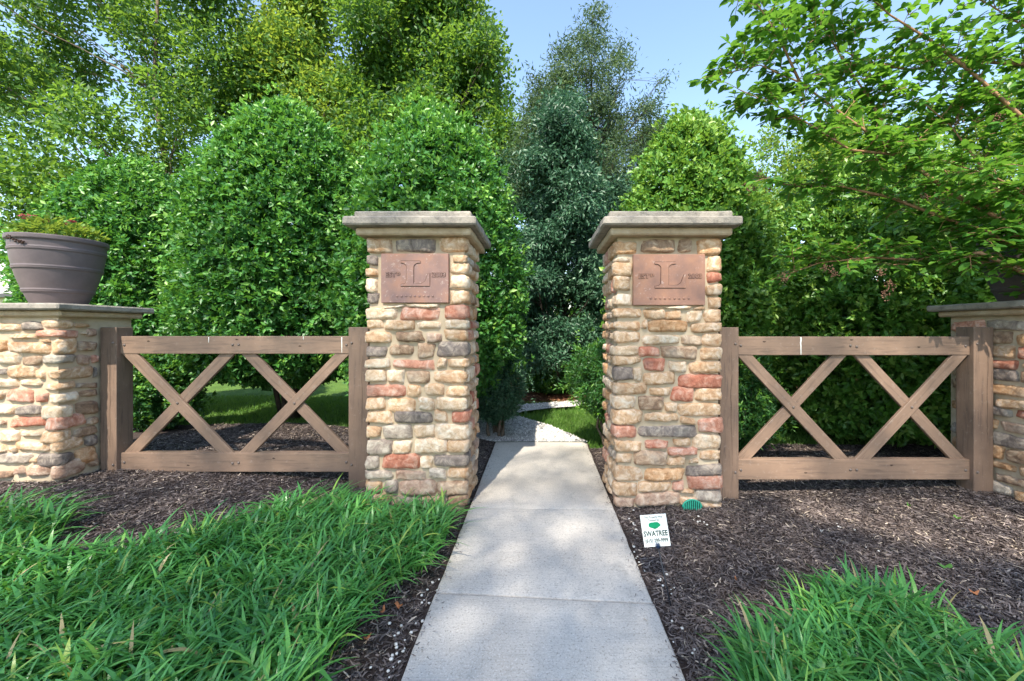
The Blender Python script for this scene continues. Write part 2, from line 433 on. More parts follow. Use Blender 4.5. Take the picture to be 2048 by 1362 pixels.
def far_ground():
    # rings of a widening grid out to the horizon
    r = np.array([-600, -200, -80, -40, -25, -16, -11, -8, -6, -4.5, -3, -1.5, 0, 1.5, 3, 4.5, 6, 8, 11, 16, 25, 40, 80, 200, 600], float)
    X, Y = np.meshgrid(r, r + 4)
    Z = np.minimum(gz(X, Y), 0.3) - 0.05
    V = np.stack([X.ravel(), Y.ravel(), Z.ravel()], 1); n = len(r)
    i = np.arange(n - 1)[:, None] * n + np.arange(n - 1)[None]
    Q = np.stack([i, i + 1, i + n + 1, i + n], -1).reshape(-1, 4)
    tag(np_mesh('ground', V, Q, M_LAWN, None, None, True, 4), kind='structure')
far_ground()
tag(sheet('bounce_street', -30, 30, -9, -1.2, 20, 8, lambda X, Y: X * 0 - 0.015, M_ROAD))  # unseen, added behind the camera to bounce sunlight onto the entrance
bedL = sheet('mulch_bed', -6.5, -0.585, 0.35, 5.6, 60, 52, lambda X, Y: gz(X, Y), M_MULB)
bedR = sheet('mulch_bed', 0.605, 6.5, 0.35, 4.95, 60, 48, lambda X, Y: gz(X, Y), M_MULB)
farbed = sheet('far_mulch_bed', -2.4, 9, 8.2, 13.5, 40, 16, lambda X, Y: gz(X, Y) - 0.02 + 0.10 * ss(8.2, 9.5, Y), M_RMUL)

GRAVEL = [(-.60, 5.2), (.62, 5.2), (.50, 5.45), (.15, 6.1), (-.43, 6.85), (-.30, 7.15), (.2, 7.45), (.76, 7.65), (3.4, 7.9), (3.4, 8.45), (.83, 8.25), (-.52, 7.75), (-1.7, 7.5), (-2.2, 6.6), (-1.2, 5.6)]
def gravel():
    bm = bmesh.new(); vs = [bm.verts.new((x, y, 0.0)) for x, y in GRAVEL]; bm.faces.new(vs)
    bmesh.ops.triangulate(bm, faces=bm.faces[:])
    o = bm_obj('gravel_path', bm, M_GRAV); tag(o, kind='structure')
    P = np.column_stack([rng.uniform(-2.2, 3.4, 26000), rng.uniform(5.2, 8.5, 26000)])
    P = P[inpoly(P, GRAVEL)]; n = len(P)
    C = np.column_stack([P, np.full(n, 0.001)]); s = rng.uniform(0.008, 0.02, n)[:, None]
    base = np.array([(1, 0, 0), (-.5, .87, 0), (-.5, -.87, 0), (0, 0, .9)])
    a = rng.uniform(0, 6.28, n); ca, sa = np.cos(a), np.sin(a)
    B = np.broadcast_to(base, (n, 4, 3)).copy() * s[:, None]
    X = B[..., 0] * ca[:, None] - B[..., 1] * sa[:, None]; Yy = B[..., 0] * sa[:, None] + B[..., 1] * ca[:, None]
    V = (np.stack([X, Yy, B[..., 2]], -1) + C[:, None]).reshape(-1, 3)
    i = np.arange(n)[:, None] * 4
    T = np.concatenate([i + np.array([[0, 1, 3]]), i + np.array([[1, 2, 3]]), i + np.array([[2, 0, 3]])], 1).reshape(-1, 3)
    tag(np_mesh('gravel_stones', V, T, L_GRAVEL, None, np.repeat(rng.random(n), 3)), 'loose pale gravel stones on the curving path behind the pillars', 'gravel', kind='stuff')
gravel()

def make_path():
    root = bpy.data.objects.new('concrete_path', None); COL.objects.link(root); root.location = (0, 2.5, -0.1)
    tag(root, kind='structure')
    XL, XR = -0.575, 0.600
    def slab(yl0, yr0, yl1, yr1, z, seed):
        bm = bmesh.new(); nx, ny = 16, 22
        eu, ev = .008 / (XR - XL), .008 / (yl1 - yl0)
        UU = [0, eu] + [k / (nx - 2) for k in range(1, nx - 2)] + [1 - eu, 1]; VV = [0, ev] + [k / (ny - 2) for k in range(1, ny - 2)] + [1 - ev, 1]
        g = [[None] * (nx + 1) for _ in range(ny + 1)]
        for j in range(ny + 1):
            for i in range(nx + 1):
                u, v = UU[i], VV[j]
                x = XL + (XR - XL) * u
                if i in (0, nx): x += 0.006 * noise.noise(Vector((v * 9 + seed * 5, i, 0)))
                y = (yl0 + (yr0 - yl0) * u) * (1 - v) + (yl1 + (yr1 - yl1) * u) * v
                if j in (0, ny): y += 0.004 * noise.noise(Vector((u * 14 + seed * 3, j, 7)))
                edge = min(i, nx - i, j, ny - j)
                zz = z + (0.0025 * noise.noise(Vector((x * 2, y * 2, seed)))) - (0.002 if edge == 0 else 0)
                g[j][i] = bm.verts.new((x, y, zz))
        for j in range(ny):
            for i in range(nx): bm.faces.new((g[j][i], g[j][i + 1], g[j + 1][i + 1], g[j + 1][i]))
        ring = [g[0][i] for i in range(nx + 1)] + [g[j][nx] for j in range(1, ny + 1)] + [g[ny][i] for i in range(nx - 1, -1, -1)] + [g[j][0] for j in range(ny - 1, 0, -1)]
        low = [bm.verts.new((v.co.x, v.co.y, -0.1)) for v in ring]
        for k in range(len(ring)):
            bm.faces.new((ring[k], low[k], low[(k + 1) % len(ring)], ring[(k + 1) % len(ring)]))
        bm_obj('slab', bm, M_CONC, root, True)
    slab(0.2, 0.2, 2.196, 2.109, 0.006, 1)
    slab(2.219, 2.132, 3.262, 3.235, -0.002, 2)
    slab(3.274, 3.247, 5.22, 5.20, -0.008, 3)
    # dark soil that fills the joints and the edges
    bm = bmesh.new(); box(bm, (-0.60, 0.2, -0.12), (0.625, 5.2, -0.022)); bm_obj('joint_filling', bm, M_SOIL, root)
make_path()

# ------------------------------------------------------------------ stone columns
def stone_mesh(u0, u1, v0, v1, proud, place, seed, nu=13, nv=7):
    """rough split stone over a rectangle of the unrolled face; place(u, v, d) -> world point, d metres out of the mortar"""
    rs = random.Random(seed)
    cu, cv, hu, hv = (u0 + u1) / 2, (v0 + v1) / 2, (u1 - u0) / 2, (v1 - v0) / 2
    pw = rs.uniform(4.0, 11.0)
    # corners pulled in or out and a kink in each long edge give every stone its own split outline
    ck = [(rs.uniform(-.012, .020), rs.uniform(-.012, .016)) for _ in range(4)]
    kt, kb = (rs.uniform(-.5, .5), rs.uniform(-.010, .010)), (rs.uniform(-.5, .5), rs.uniform(-.010, .010))
    off = Vector((rs.uniform(0, 99), rs.uniform(0, 99), rs.uniform(0, 99)))
    # a few break planes across the face
    planes = [(rs.uniform(-.8, .8), rs.uniform(-.8, .8), rs.uniform(-.30, .30), rs.uniform(-.55, .40)) for _ in range(rs.choice((3, 4, 5)))]
    V, T = [], []
    def sp(i, n):      # stations crowd towards the rim so that the sides stand steep
        t = -1 + 2 * i / n
        return math.copysign(1 - (1 - abs(t)) ** 1.25, t)
    for j in range(nv + 1):
        t = sp(j, nv)
        for i in range(nu + 1):
            s = sp(i, nu)
            m = max(abs(s), abs(t))
            k = m / ((abs(s) ** pw + abs(t) ** pw) ** (1 / pw)) if m > 1e-6 else 1
            a, b = s * k, t * k
            wa, wb = (1 + a) / 2, (1 + b) / 2
            dx = sum(w * c[0] * sg for w, c, sg in (((1 - wa) * (1 - wb), ck[0], 1), (wa * (1 - wb), ck[1], -1), (wa * wb, ck[2], -1), ((1 - wa) * wb, ck[3], 1)))
            dz = sum(w * c[1] * sg for w, c, sg in (((1 - wa) * (1 - wb), ck[0], 1), (wa * (1 - wb), ck[1], 1), (wa * wb, ck[2], -1), ((1 - wa) * wb, ck[3], -1)))
            dz += wb * kt[1] * (1 - abs(a - kt[0])) + (1 - wb) * kb[1] * (1 - abs(a - kb[0]))
            uu = a * hu * 1.08 + dx + noise.noise(off + Vector((a * hu * 22, b * hv * 22, 0))) * 0.010 * m
            vv = b * hv * 1.15 + dz + noise.noise(off + Vector((a * hu * 24 + 40, b, 0))) * 0.009 * m
            face = min([proud + 0.004 + (0.030 * (pu * (a - x0)) + 0.020 * pv * (b - z0)) for (x0, z0, pu, pv) in planes])
            n1 = noise.noise(off + Vector((uu * 17, vv * 17, 3))); n2 = noise.noise(off + Vector((uu * 47, vv * 47, 9)))
            face += n1 * 0.009 + n2 * 0.006
            prof = 1 - max(0.0, (m - .72) / .28) ** 2.2
            d = -0.014 + (max(face, .008) + 0.014) * prof
            V.append(place(cu + uu, cv + vv, d))
    for j in range(nv):
        for i in range(nu):
            q = j * (nu + 1) + i
            if (i + j + seed) % 2: T += [(q, q + 1, q + nu + 2), (q, q + nu + 2, q + nu + 1)]
            else: T += [(q, q + 1, q + nu + 1), (q + 1, q + nu + 2, q + nu + 1)]
    return V, T

def column_face(x0, x1, y0, y1):
    """unrolled faces of a block: u runs along the front (y0) from x0 to x1, past either end it turns back round the corner"""
    rad = 0.03
    def place(u, v, d):
        W = x1 - x0
        if u < 0:
            if u > -rad:
                k = (-u / rad); return (x0 - d * (0.3 + 0.7 * k), y0 - d * (1 - 0.7 * k) - u * 0.5, v)
            return (x0 - d, y0 - u - rad * 0.5, v)
        if u > W:
            e = u - W
            if e < rad:
                k = e / rad; return (x1 + d * (0.3 + 0.7 * k), y0 - d * (1 - 0.7 * k) + e * 0.5, v)
            return (x1 + d, y0 + e - rad * 0.5, v)
        # close to a corner the stone starts to wrap
        kx = 0
        if u < rad: kx = -0.3 * (1 - u / rad)
        if u > W - rad: kx = 0.3 * (1 - (W - u) / rad)
        return (x0 + u + d * kx, y0 - d, v)
    return place

def add_stone(parent, place, u0, u1, v0, v1, c, seed, proud=None):
    rs = random.Random(seed * 3 + 1)
    V, T = stone_mesh(u0, u1, v0, v1, proud if proud is not None else rs.uniform(0.024, 0.042), place, seed,
                      max(6, min(22, int((u1 - u0) / 0.016))), max(5, min(10, int((v1 - v0) / 0.014))))
    o = np_mesh('stone', V, T, STONE[c], parent, None, False, 3)
    return o

# front stones read off the photograph: rows of (x0, x1, y0, y1, colour) in enlargements of the two pillars
LP_A = """215 440 325 445 t;465 800 330 435 d;835 1070 310 435 t;212 322 465 555 d;212 318 575 655 t;210 320 665 780 c;195 322 790 885 d;
940 1085 450 530 t;945 1085 532 622 c;930 1085 640 750 c;935 1095 770 880 t;345 535 884 915 c;545 840 884 908 c;
190 475 910 1000 c;505 840 910 1010 p;875 1120 900 1010 r;205 360 1018 1100 t;378 630 1018 1105 t;648 862 1028 1105 c;885 1090 1018 1095 c;
205 435 1110 1225 t;470 705 1120 1200 b;712 865 1130 1205 m;885 1120 1108 1205 t;185 395 1235 1340 d;412 615 1240 1335 b;640 800 1220 1345 b;808 1110 1215 1335 d"""
LP_B = """188 405 68 148 c;425 775 78 158 p;792 885 68 148 t;895 1065 62 148 t;188 368 165 268 c;378 525 158 272 c;540 745 170 282 b;755 1055 158 275 t;
205 522 282 392 p;535 676 285 388 t;682 860 288 385 t;875 1060 290 385 t;198 358 398 498 t;375 626 402 515 t;634 775 405 498 c;795 1040 392 508 c;
190 428 512 614 t;438 755 512 614 d;768 890 515 608 t;908 1060 498 600 r;202 332 638 732 t;345 598 622 738 g;604 775 626 728 c;788 1040 618 732 c;
202 425 748 872 g;430 584 750 858 c;597 873 742 860 c;880 1045 748 848 t;188 325 880 982 g;340 646 876 982 r;652 772 878 988 c;778 1045 862 970 d;
190 430 1000 1078 g;445 702 990 1078 m;715 875 990 1065 g;882 1050 982 1072 t;200 335 1090 1175 t;345 472 1082 1178 g;482 788 1085 1208 m;798 1045 1082 1195 b;
200 420 1195 1290 m;440 640 1215 1290 g;655 860 1218 1290 t;868 1050 1205 1300 b"""
RP_A = """240 495 335 465 o;535 812 332 442 b;835 975 325 452 b;1010 1215 322 455 o;262 440 478 532 c;262 440 540 640 t;262 440 650 772 t;262 450 800 908 c;
1085 1205 470 600 t;1085 1215 620 698 r;1088 1210 715 820 t;1095 1210 828 915 t;555 690 908 928 c;700 960 908 926 c;975 1075 908 930 t;
265 530 926 1010 t;553 730 935 1012 t;737 885 935 1012 t;905 1038 935 1030 c;1055 1192 932 1038 t;262 518 1020 1105 t;530 580 1020 1108 t;592 935 1026 1132 o;950 1200 1045 1132 t;
262 520 1118 1208 t;532 848 1144 1236 c;858 1042 1140 1238 b;1050 1228 1146 1246 t;262 490 1230 1318 c;515 688 1250 1330 r;694 1008 1252 1350 b;1028 1240 1256 1350 t"""
RP_B = """150 435 44 124 t;450 632 65 168 r;645 812 84 175 c;822 1110 90 188 t;150 360 138 258 d;366 440 150 258 c;450 718 180 288 t;742 1108 198 308 r;
150 482 276 370 t;495 668 302 378 t;676 860 308 422 r;885 1092 318 428 t;150 390 380 492 c;403 612 388 502 b;622 730 428 518 t;742 1082 440 550 t;
150 430 508 618 t;438 742 520 602 t;760 885 556 618 t;900 1085 572 688 p;145 390 630 736 p;403 888 618 728 d;150 425 748 852 t;448 662 745 820 r;
690 840 735 796 t;850 1085 702 820 c;150 342 866 950 t;358 640 838 965 b;650 900 806 884 p;650 790 892 968 t;915 1080 836 924 t;815 895 900 940 t;
150 438 966 1082 t;460 785 980 1070 o;795 1092 948 1038 d;145 390 1096 1215 t;405 672 1086 1172 t;682 795 1076 1162 p;812 1105 1048 1148 p;
145 368 1222 1310 m;385 745 1182 1290 m;755 862 1160 1200 t;752 905 1208 1290 t;868 1100 1158 1262 g;915 1085 1268 1335 t"""

def parse(txt, ox, oy, k):
    out = []
    for s in txt.replace('\n', '').split(';'):
        a, b, c, d, col = s.split()
        out.append((ox + float(a) * k, ox + float(b) * k, oy + float(c) * k, oy + float(d) * k, col))
    return out

def cap(parent, name, lo, hi, m, seed, amp=0.008):
    return bm_obj(name, rough_slab(lo, hi, 0.045, amp, seed), m, parent, False)

COLS = 'tttcccootbgmpr'
def pillar(name, label, cat, x0, x1, y0, y1, ztop, stones, inner, seed, zb=-0.08):
    """inner: +1 when the path side is at x1, -1 when it is at x0"""
    root = empty(name, ((x0 + x1) / 2, (y0 + y1) / 2, 0), label, cat)
    bm = bmesh.new(); box(bm, (x0, y0, zb), (x1, y1, ztop))
    bm_obj('mortar_core', bm, M_MORTAR, root)
    place = column_face(x0, x1, y0, y1)
    W = x1 - x0; rs = random.Random(seed); k = 0
    Yf = y0 - 0.03
    side_used = []
    for (a, b, c, d, col) in stones:
        u0 = (a - CX) / F * Yf - x0; u1 = (b - CX) / F * Yf - x0
        v1 = CH - (c - HY) / F * Yf; v0 = CH - (d - HY) / F * Yf
        u0 = max(u0, 0.0); u1 = min(u1, W)
        if inner > 0 and u1 > W - 0.07: u1 = W + rs.uniform(0.05, 0.24); side_used.append((u1, v0, v1))
        elif inner < 0 and u0 < 0.07: u0 = -rs.uniform(0.05, 0.24); side_used.append((-u0 + W, v0, v1))
        if inner > 0 and u0 < 0.05: u0 = -rs.uniform(0.02, 0.10)
        if inner < 0 and u1 > W - 0.05: u1 = W + rs.uniform(0.02, 0.10)
        k += 1; add_stone(root, place, u0, u1, v0, v1, col, seed * 100 + k)
    # stones of the side that faces the path, carrying on each corner course
    D = y1 - y0
    for (u1, v0, v1) in side_used:
        p = u1 - W + 0.018
        while p < D - 0.05:
            w = min(rs.uniform(0.10, 0.30), D + 0.04 - p)
            if D + 0.04 - (p + w) < 0.08: w = D + 0.04 - p
            a, b = p, p + w
            if inner > 0: add_stone(root, place, W + a, W + b, v0 + rs.uniform(0, .01), v1 - rs.uniform(0, .01), rs.choice(COLS), seed * 100 + 500 + k, 0.03)
            else: add_stone(root, place, -b, -a, v0 + rs.uniform(0, .01), v1 - rs.uniform(0, .01), rs.choice(COLS), seed * 100 + 500 + k, 0.03)
            k += 1; p += w + 0.02
    return root

ZTOP = 2.212
lp = pillar('stone_pillar', 'tall square stone pillar left of the path, beside the left fence', 'pillar', -1.405, -0.625, 3.30, 3.90, ZTOP,
            parse(LP_A, 680, 400, .235) + parse(LP_B, 680, 700, .2423), 1, 3)
rp = pillar('stone_pillar', 'tall square stone pillar right of the path, behind the small yard sign', 'pillar', 0.640, 1.470, 3.30, 3.90, ZTOP,
            parse(RP_A, 1160, 400, .235) + parse(RP_B, 1180, 700, .2423), -1, 4)
for root, x0, x1, s in ((lp, -1.405, -0.625, 1), (rp, 0.640, 1.470, 2)):
    cap(root, 'lower_capstone', (x0 - .075, 3.20, ZTOP), (x1 + .075, 4.00, ZTOP + .062), M_CAPT, s, 0.006)
    cap(root, 'capstone', (x0 - .145, 3.125, ZTOP + .063), (x1 + .125, 4.075, ZTOP + .133), M_CAPG, s + 5, 0.010)
    cap(root, 'top_capstone', (x0 - .085, 3.20, ZTOP + .134), (x1 + .075, 4.00, ZTOP + .192), M_CAPG, s + 9, 0.010)

def prism(bm, poly, y0, y1, hole=None):
    """upright outline poly [(x, z)] extruded from y0 (front) to y1"""
    f = [bm.verts.new((x, y0, z)) for x, z in poly]; b = [bm.verts.new((x, y1, z)) for x, z in poly]
    bm.faces.new(f); bm.faces.new(b[::-1]); n = len(poly)
    for i in range(n): bm.faces.new((f[i], b[i], b[(i + 1) % n], f[(i + 1) % n]))
    bmesh.ops.recalc_face_normals(bm, faces=bm.faces[:])

def text_obj(name, body, size, loc, m, parent, ext=0.002, rot=None, align='CENTER', sx=1.0, bold=0.0):
    cu = bpy.data.curves.new(name, 'FONT'); cu.body = body; cu.size = size; cu.align_x = align; cu.align_y = 'CENTER'
    cu.extrude = ext; cu.offset = bold; cu.resolution_u = 3
    o = bpy.data.objects.new(name, cu); COL.objects.link(o)
    bpy.context.view_layer.update()
    me = bpy.data.meshes.new_from_object(o.evaluated_get(bpy.context.evaluated_depsgraph_get()))
    bpy.data.objects.remove(o)
    me.transform(Matrix.Diagonal((sx, 1, 1, 1)))
    rt = rot if rot is not None else Matrix.Rotation(R(90), 4, 'X')
    me.transform(rt); me.transform(Matrix.Translation(Vector(loc) - origin(parent)))
    me.name = name; return link(name, me, m, parent)

def plaque(parent, x0, x1, z0, z1, m):
    Y = 3.262
    bm = bmesh.new(); box(bm, (x0, Y, z0), (x1, 3.305, z1))
    bmesh.ops.bevel(bm, geom=bm.edges[:], offset=0.004, segments=1, affect='EDGES')
    p = bm_obj('plaque', bm, m, parent)
    w, h = x1 - x0, z1 - z0
    X = lambda t: x0 + w * t
    Z = lambda t: z1 - h * t
    # raised slab-serif letter L: outline of stem, serifs and foot
    L = [(.30, .20), (.60, .20), (.60, .165), (.30, .165)]
    out = [(X(.295), Z(.155)), (X(.585), Z(.155)), (X(.585), Z(.19)), (X(.53), Z(.195)), (X(.495), Z(.235)), (X(.485), Z(.27)), (X(.485), Z(.61)), (X(.61), Z(.61)),
           (X(.66), Z(.56)), (X(.705), Z(.40)), (X(.725), Z(.40)), (X(.725), Z(.66)), (X(.295), Z(.66)), (X(.295), Z(.63)), (X(.35), Z(.62)), (X(.38), Z(.58)),
           (X(.385), Z(.27)), (X(.375), Z(.235)), (X(.34), Z(.195)), (X(.295), Z(.19))]
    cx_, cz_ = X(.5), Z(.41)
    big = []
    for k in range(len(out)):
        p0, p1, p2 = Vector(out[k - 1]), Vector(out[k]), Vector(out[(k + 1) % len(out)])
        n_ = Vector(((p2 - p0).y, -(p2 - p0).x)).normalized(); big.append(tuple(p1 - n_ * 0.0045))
    bm = bmesh.new(); prism(bm, big, Y - 0.0012, Y + 0.002); bm_obj('painted_shade', bm, M_LSHADE, p)  # wider dark outline, painted shade that sets off the raised letter
    bm = bmesh.new(); prism(bm, out, Y - 0.007, Y + 0.002)
    bm_obj('raised_letter', bm, m, p)
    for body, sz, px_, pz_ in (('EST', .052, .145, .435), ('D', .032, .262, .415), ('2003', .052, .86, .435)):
        text_obj('painted_shade', body, sz, (X(px_), Y - 0.0004, Z(pz_)), M_LSHADE, p, 0.0012, None, 'CENTER', 1.1, 0.0035)  # the same painted shade behind the small lettering
    text_obj('raised_lettering', 'EST', 0.052, (X(.145), Y - 0.001, Z(.435)), m, p, 0.004, None, 'CENTER', 1.15, 0.0008)
    text_obj('raised_lettering', 'D', 0.032, (X(.262), Y - 0.001, Z(.415)), m, p, 0.004, None, 'CENTER', 1.15, 0.0008)
    text_obj('raised_lettering', '2003', 0.052, (X(.86), Y - 0.001, Z(.435)), m, p, 0.004, None, 'CENTER', 1.05, 0.0008)
    # nine small worn letters along the foot of the plaque, no longer legible
    for i in range(9):
        bm = bmesh.new(); bmesh.ops.create_uvsphere(bm, u_segments=8, v_segments=5, radius=0.011)
        bmesh.ops.scale(bm, verts=bm.verts, vec=(0.95, 0.45, 1.0 if i % 2 else 0.8))
        bmesh.ops.translate(bm, verts=bm.verts, vec=(X(.24 + i * .066), Y - 0.001, Z(.865)))
        bm_obj('worn_letter', bm, m, p, True)
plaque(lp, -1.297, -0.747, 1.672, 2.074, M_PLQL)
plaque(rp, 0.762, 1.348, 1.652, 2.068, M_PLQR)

# low piers at the outer ends of the fences
def pier(name, label, x0, x1, y0, y1, ztop, zb, inner, seed):
    root = empty(name, ((x0 + x1) / 2, (y0 + y1) / 2, max(zb, 0)), label, 'pier')
    bm = bmesh.new(); box(bm, (x0, y0, zb - .15), (x1, y1, ztop)); bm_obj('mortar_core', bm, M_MORTAR, root)
    place = column_face(x0, x1, y0, y1); W, D = x1 - x0, y1 - y0
    return root, place, W, D

LPX = -3.985
lpi, place, W, D = pier('stone_pier', 'low tan stone pier at the left edge carrying the planter with pink flowers', -4.90, LPX, 3.31, 3.90, 1.56, 0.10, 1, 5)
PIER = """-60 148 25 95 t;160 320 15 90 d;320 612 5 62 t;620 745 20 62 t;285 655 72 140 p;660 712 98 128 c;722 795 70 128 m;
-80 42 145 245 o;62 290 112 162 t;60 385 182 268 t;300 388 150 178 t;395 640 155 275 t;648 800 160 255 b;-60 158 262 352 c;168 330 278 365 b;312 640 282 362 g;642 755 275 355 m;758 805 285 345 p;
-80 45 372 438 d;50 290 368 458 t;292 352 402 462 t;355 770 388 480 t;775 805 380 460 d;-80 135 475 540 c;150 325 480 545 c;338 632 498 572 t;640 805 488 550 b;
-80 28 575 650 t;45 262 558 662 p;284 375 588 662 r;385 668 590 668 c;678 805 562 622 b;-60 108 684 765 c;122 312 690 755 d;320 615 688 795 c;628 805 648 750 b;
-60 40 808 842 m;72 352 780 868 r;358 712 778 878 p;716 805 766 830 b;-40 148 882 980 c;155 308 886 945 c;316 605 888 975 t;602 805 852 935 b;
-80 48 1000 1060 t;120 388 970 1060 t;396 690 965 1055 t;700 805 905 990 d;60 118 1010 1060 t;-60 238 1078 1168 g;245 300 1105 1155 t;302 622 1070 1165 d;628 805 1010 1130 o;
-80 100 1205 1270 b;112 190 1180 1250 m;205 386 1165 1258 m;390 715 1150 1270 m;720 805 1100 1180 b"""
def pier_stones():
    k = 0; y0 = 3.31
    for s in PIER.replace('\n', '').split(';'):
        a, b, c, d, col = s.split(); a, b, c, d = (float(t) * .2497 for t in (a, b, c, d))
        c += 640; d += 640
        def U(px):
            if px <= 124: return (px - CX) / F * (y0 - .02) - (-4.90), y0 - .02
            Y = (LPX + .02) * F / (px - CX); return W + (Y - y0), Y
        u0, Ya = U(a); u1, Yb = U(b); u1 = min(u1, W + D - 0.02)
        if u1 - u0 < .03: continue
        Y = (Ya + Yb) / 2 if a > 124 or b < 124 else y0
        v1 = CH - (c - HY) / F * Y; v0 = CH - (d - HY) / F * Y
        k += 1; add_stone(lpi, place, u0, u1, v0, v1, col, 900 + k, 0.03)
pier_stones()
cap(lpi, 'lower_capstone', (-4.97, 3.26, 1.56), (LPX + .07, 3.95, 1.612), M_CAPT, 21, 0.005)
cap(lpi, 'capstone', (-5.03, 3.20, 1.613), (LPX + .125, 4.01, 1.668), M_CAPG, 22, 0.009)

RPX = 3.945
rpi, place, W, D = pier('stone_pier', 'low brown stone pier at the right edge half hidden by the fence post', RPX, 4.86, 3.22, 3.84, 1.575, 0.0, -1, 6)
def rpier_stones():
    rs = random.Random(77); z = 0.03; k = 0
    while z < 1.54:
        h = min(rs.uniform(0.085, 0.125), 1.565 - z); p = -rs.uniform(0.02, 0.2)
        while p < D - .04:
            w = min(rs.uniform(0.14, 0.34), D - p)
            a, b = p, p + w
            zz = rs.uniform(-.008, .008)
            k += 1; add_stone(rpi, place, -b, -a, z + .01 + zz, z + h - .01 + zz, rs.choice('ooobbmmpdgtr'), 1500 + k, 0.03)
            p += w + .018
        p = 0.22
        while p < W:
            w = rs.uniform(.15, .3); k += 1
            add_stone(rpi, place, p, min(p + w, W), z + .01, z + h - .01, rs.choice(COLS), 1500 + k, 0.03); p += w + .018
        z += h
rpier_stones()
cap(rpi, 'lower_capstone', (RPX - .07, 3.15, 1.575), (4.93, 3.90, 1.628), M_CAPT, 23, 0.005)
cap(rpi, 'capstone', (RPX - .125, 3.09, 1.629), (4.99, 3.96, 1.688), M_CAPG, 24, 0.009)

# ------------------------------------------------------------------ fences
def beam(a, b, th, w, name, m, parent, bev=0.006, ext=0):
    """square-edged timber from a to b (x, z), thickness th in y from y0, width w"""
    pass

def timber(name, lo, hi, m, parent, seed, bev=0.006):
    bm = bmesh.new(); box(bm, lo, hi)
    bmesh.ops.bevel(bm, geom=bm.edges[:], offset=bev, segments=2, affect='EDGES', profile=0.6)
    return bm_obj(name, bm, m, parent)

def bolt(parent, x, y, z, r=0.0115):
    bm = bmesh.new()
    prof = [(r, 0), (r, -.003), (r * .8, -.007), (r * .4, -.0095)]
    rings = []
    for rr, dy in prof:
        rings.append([bm.verts.new((x + rr * math.cos(t), y + dy, z + rr * math.sin(t))) for t in (i * math.pi / 5 for i in range(10))])
    for a, b in zip(rings, rings[1:]):
        for i in range(10): bm.faces.new((a[i], a[(i + 1) % 10], b[(i + 1) % 10], b[i]))
    bm.faces.new(rings[-1]); bmesh.ops.recalc_face_normals(bm, faces=bm.faces[:])
    return bm_obj('bolt', bm, M_BOLT, parent, True)

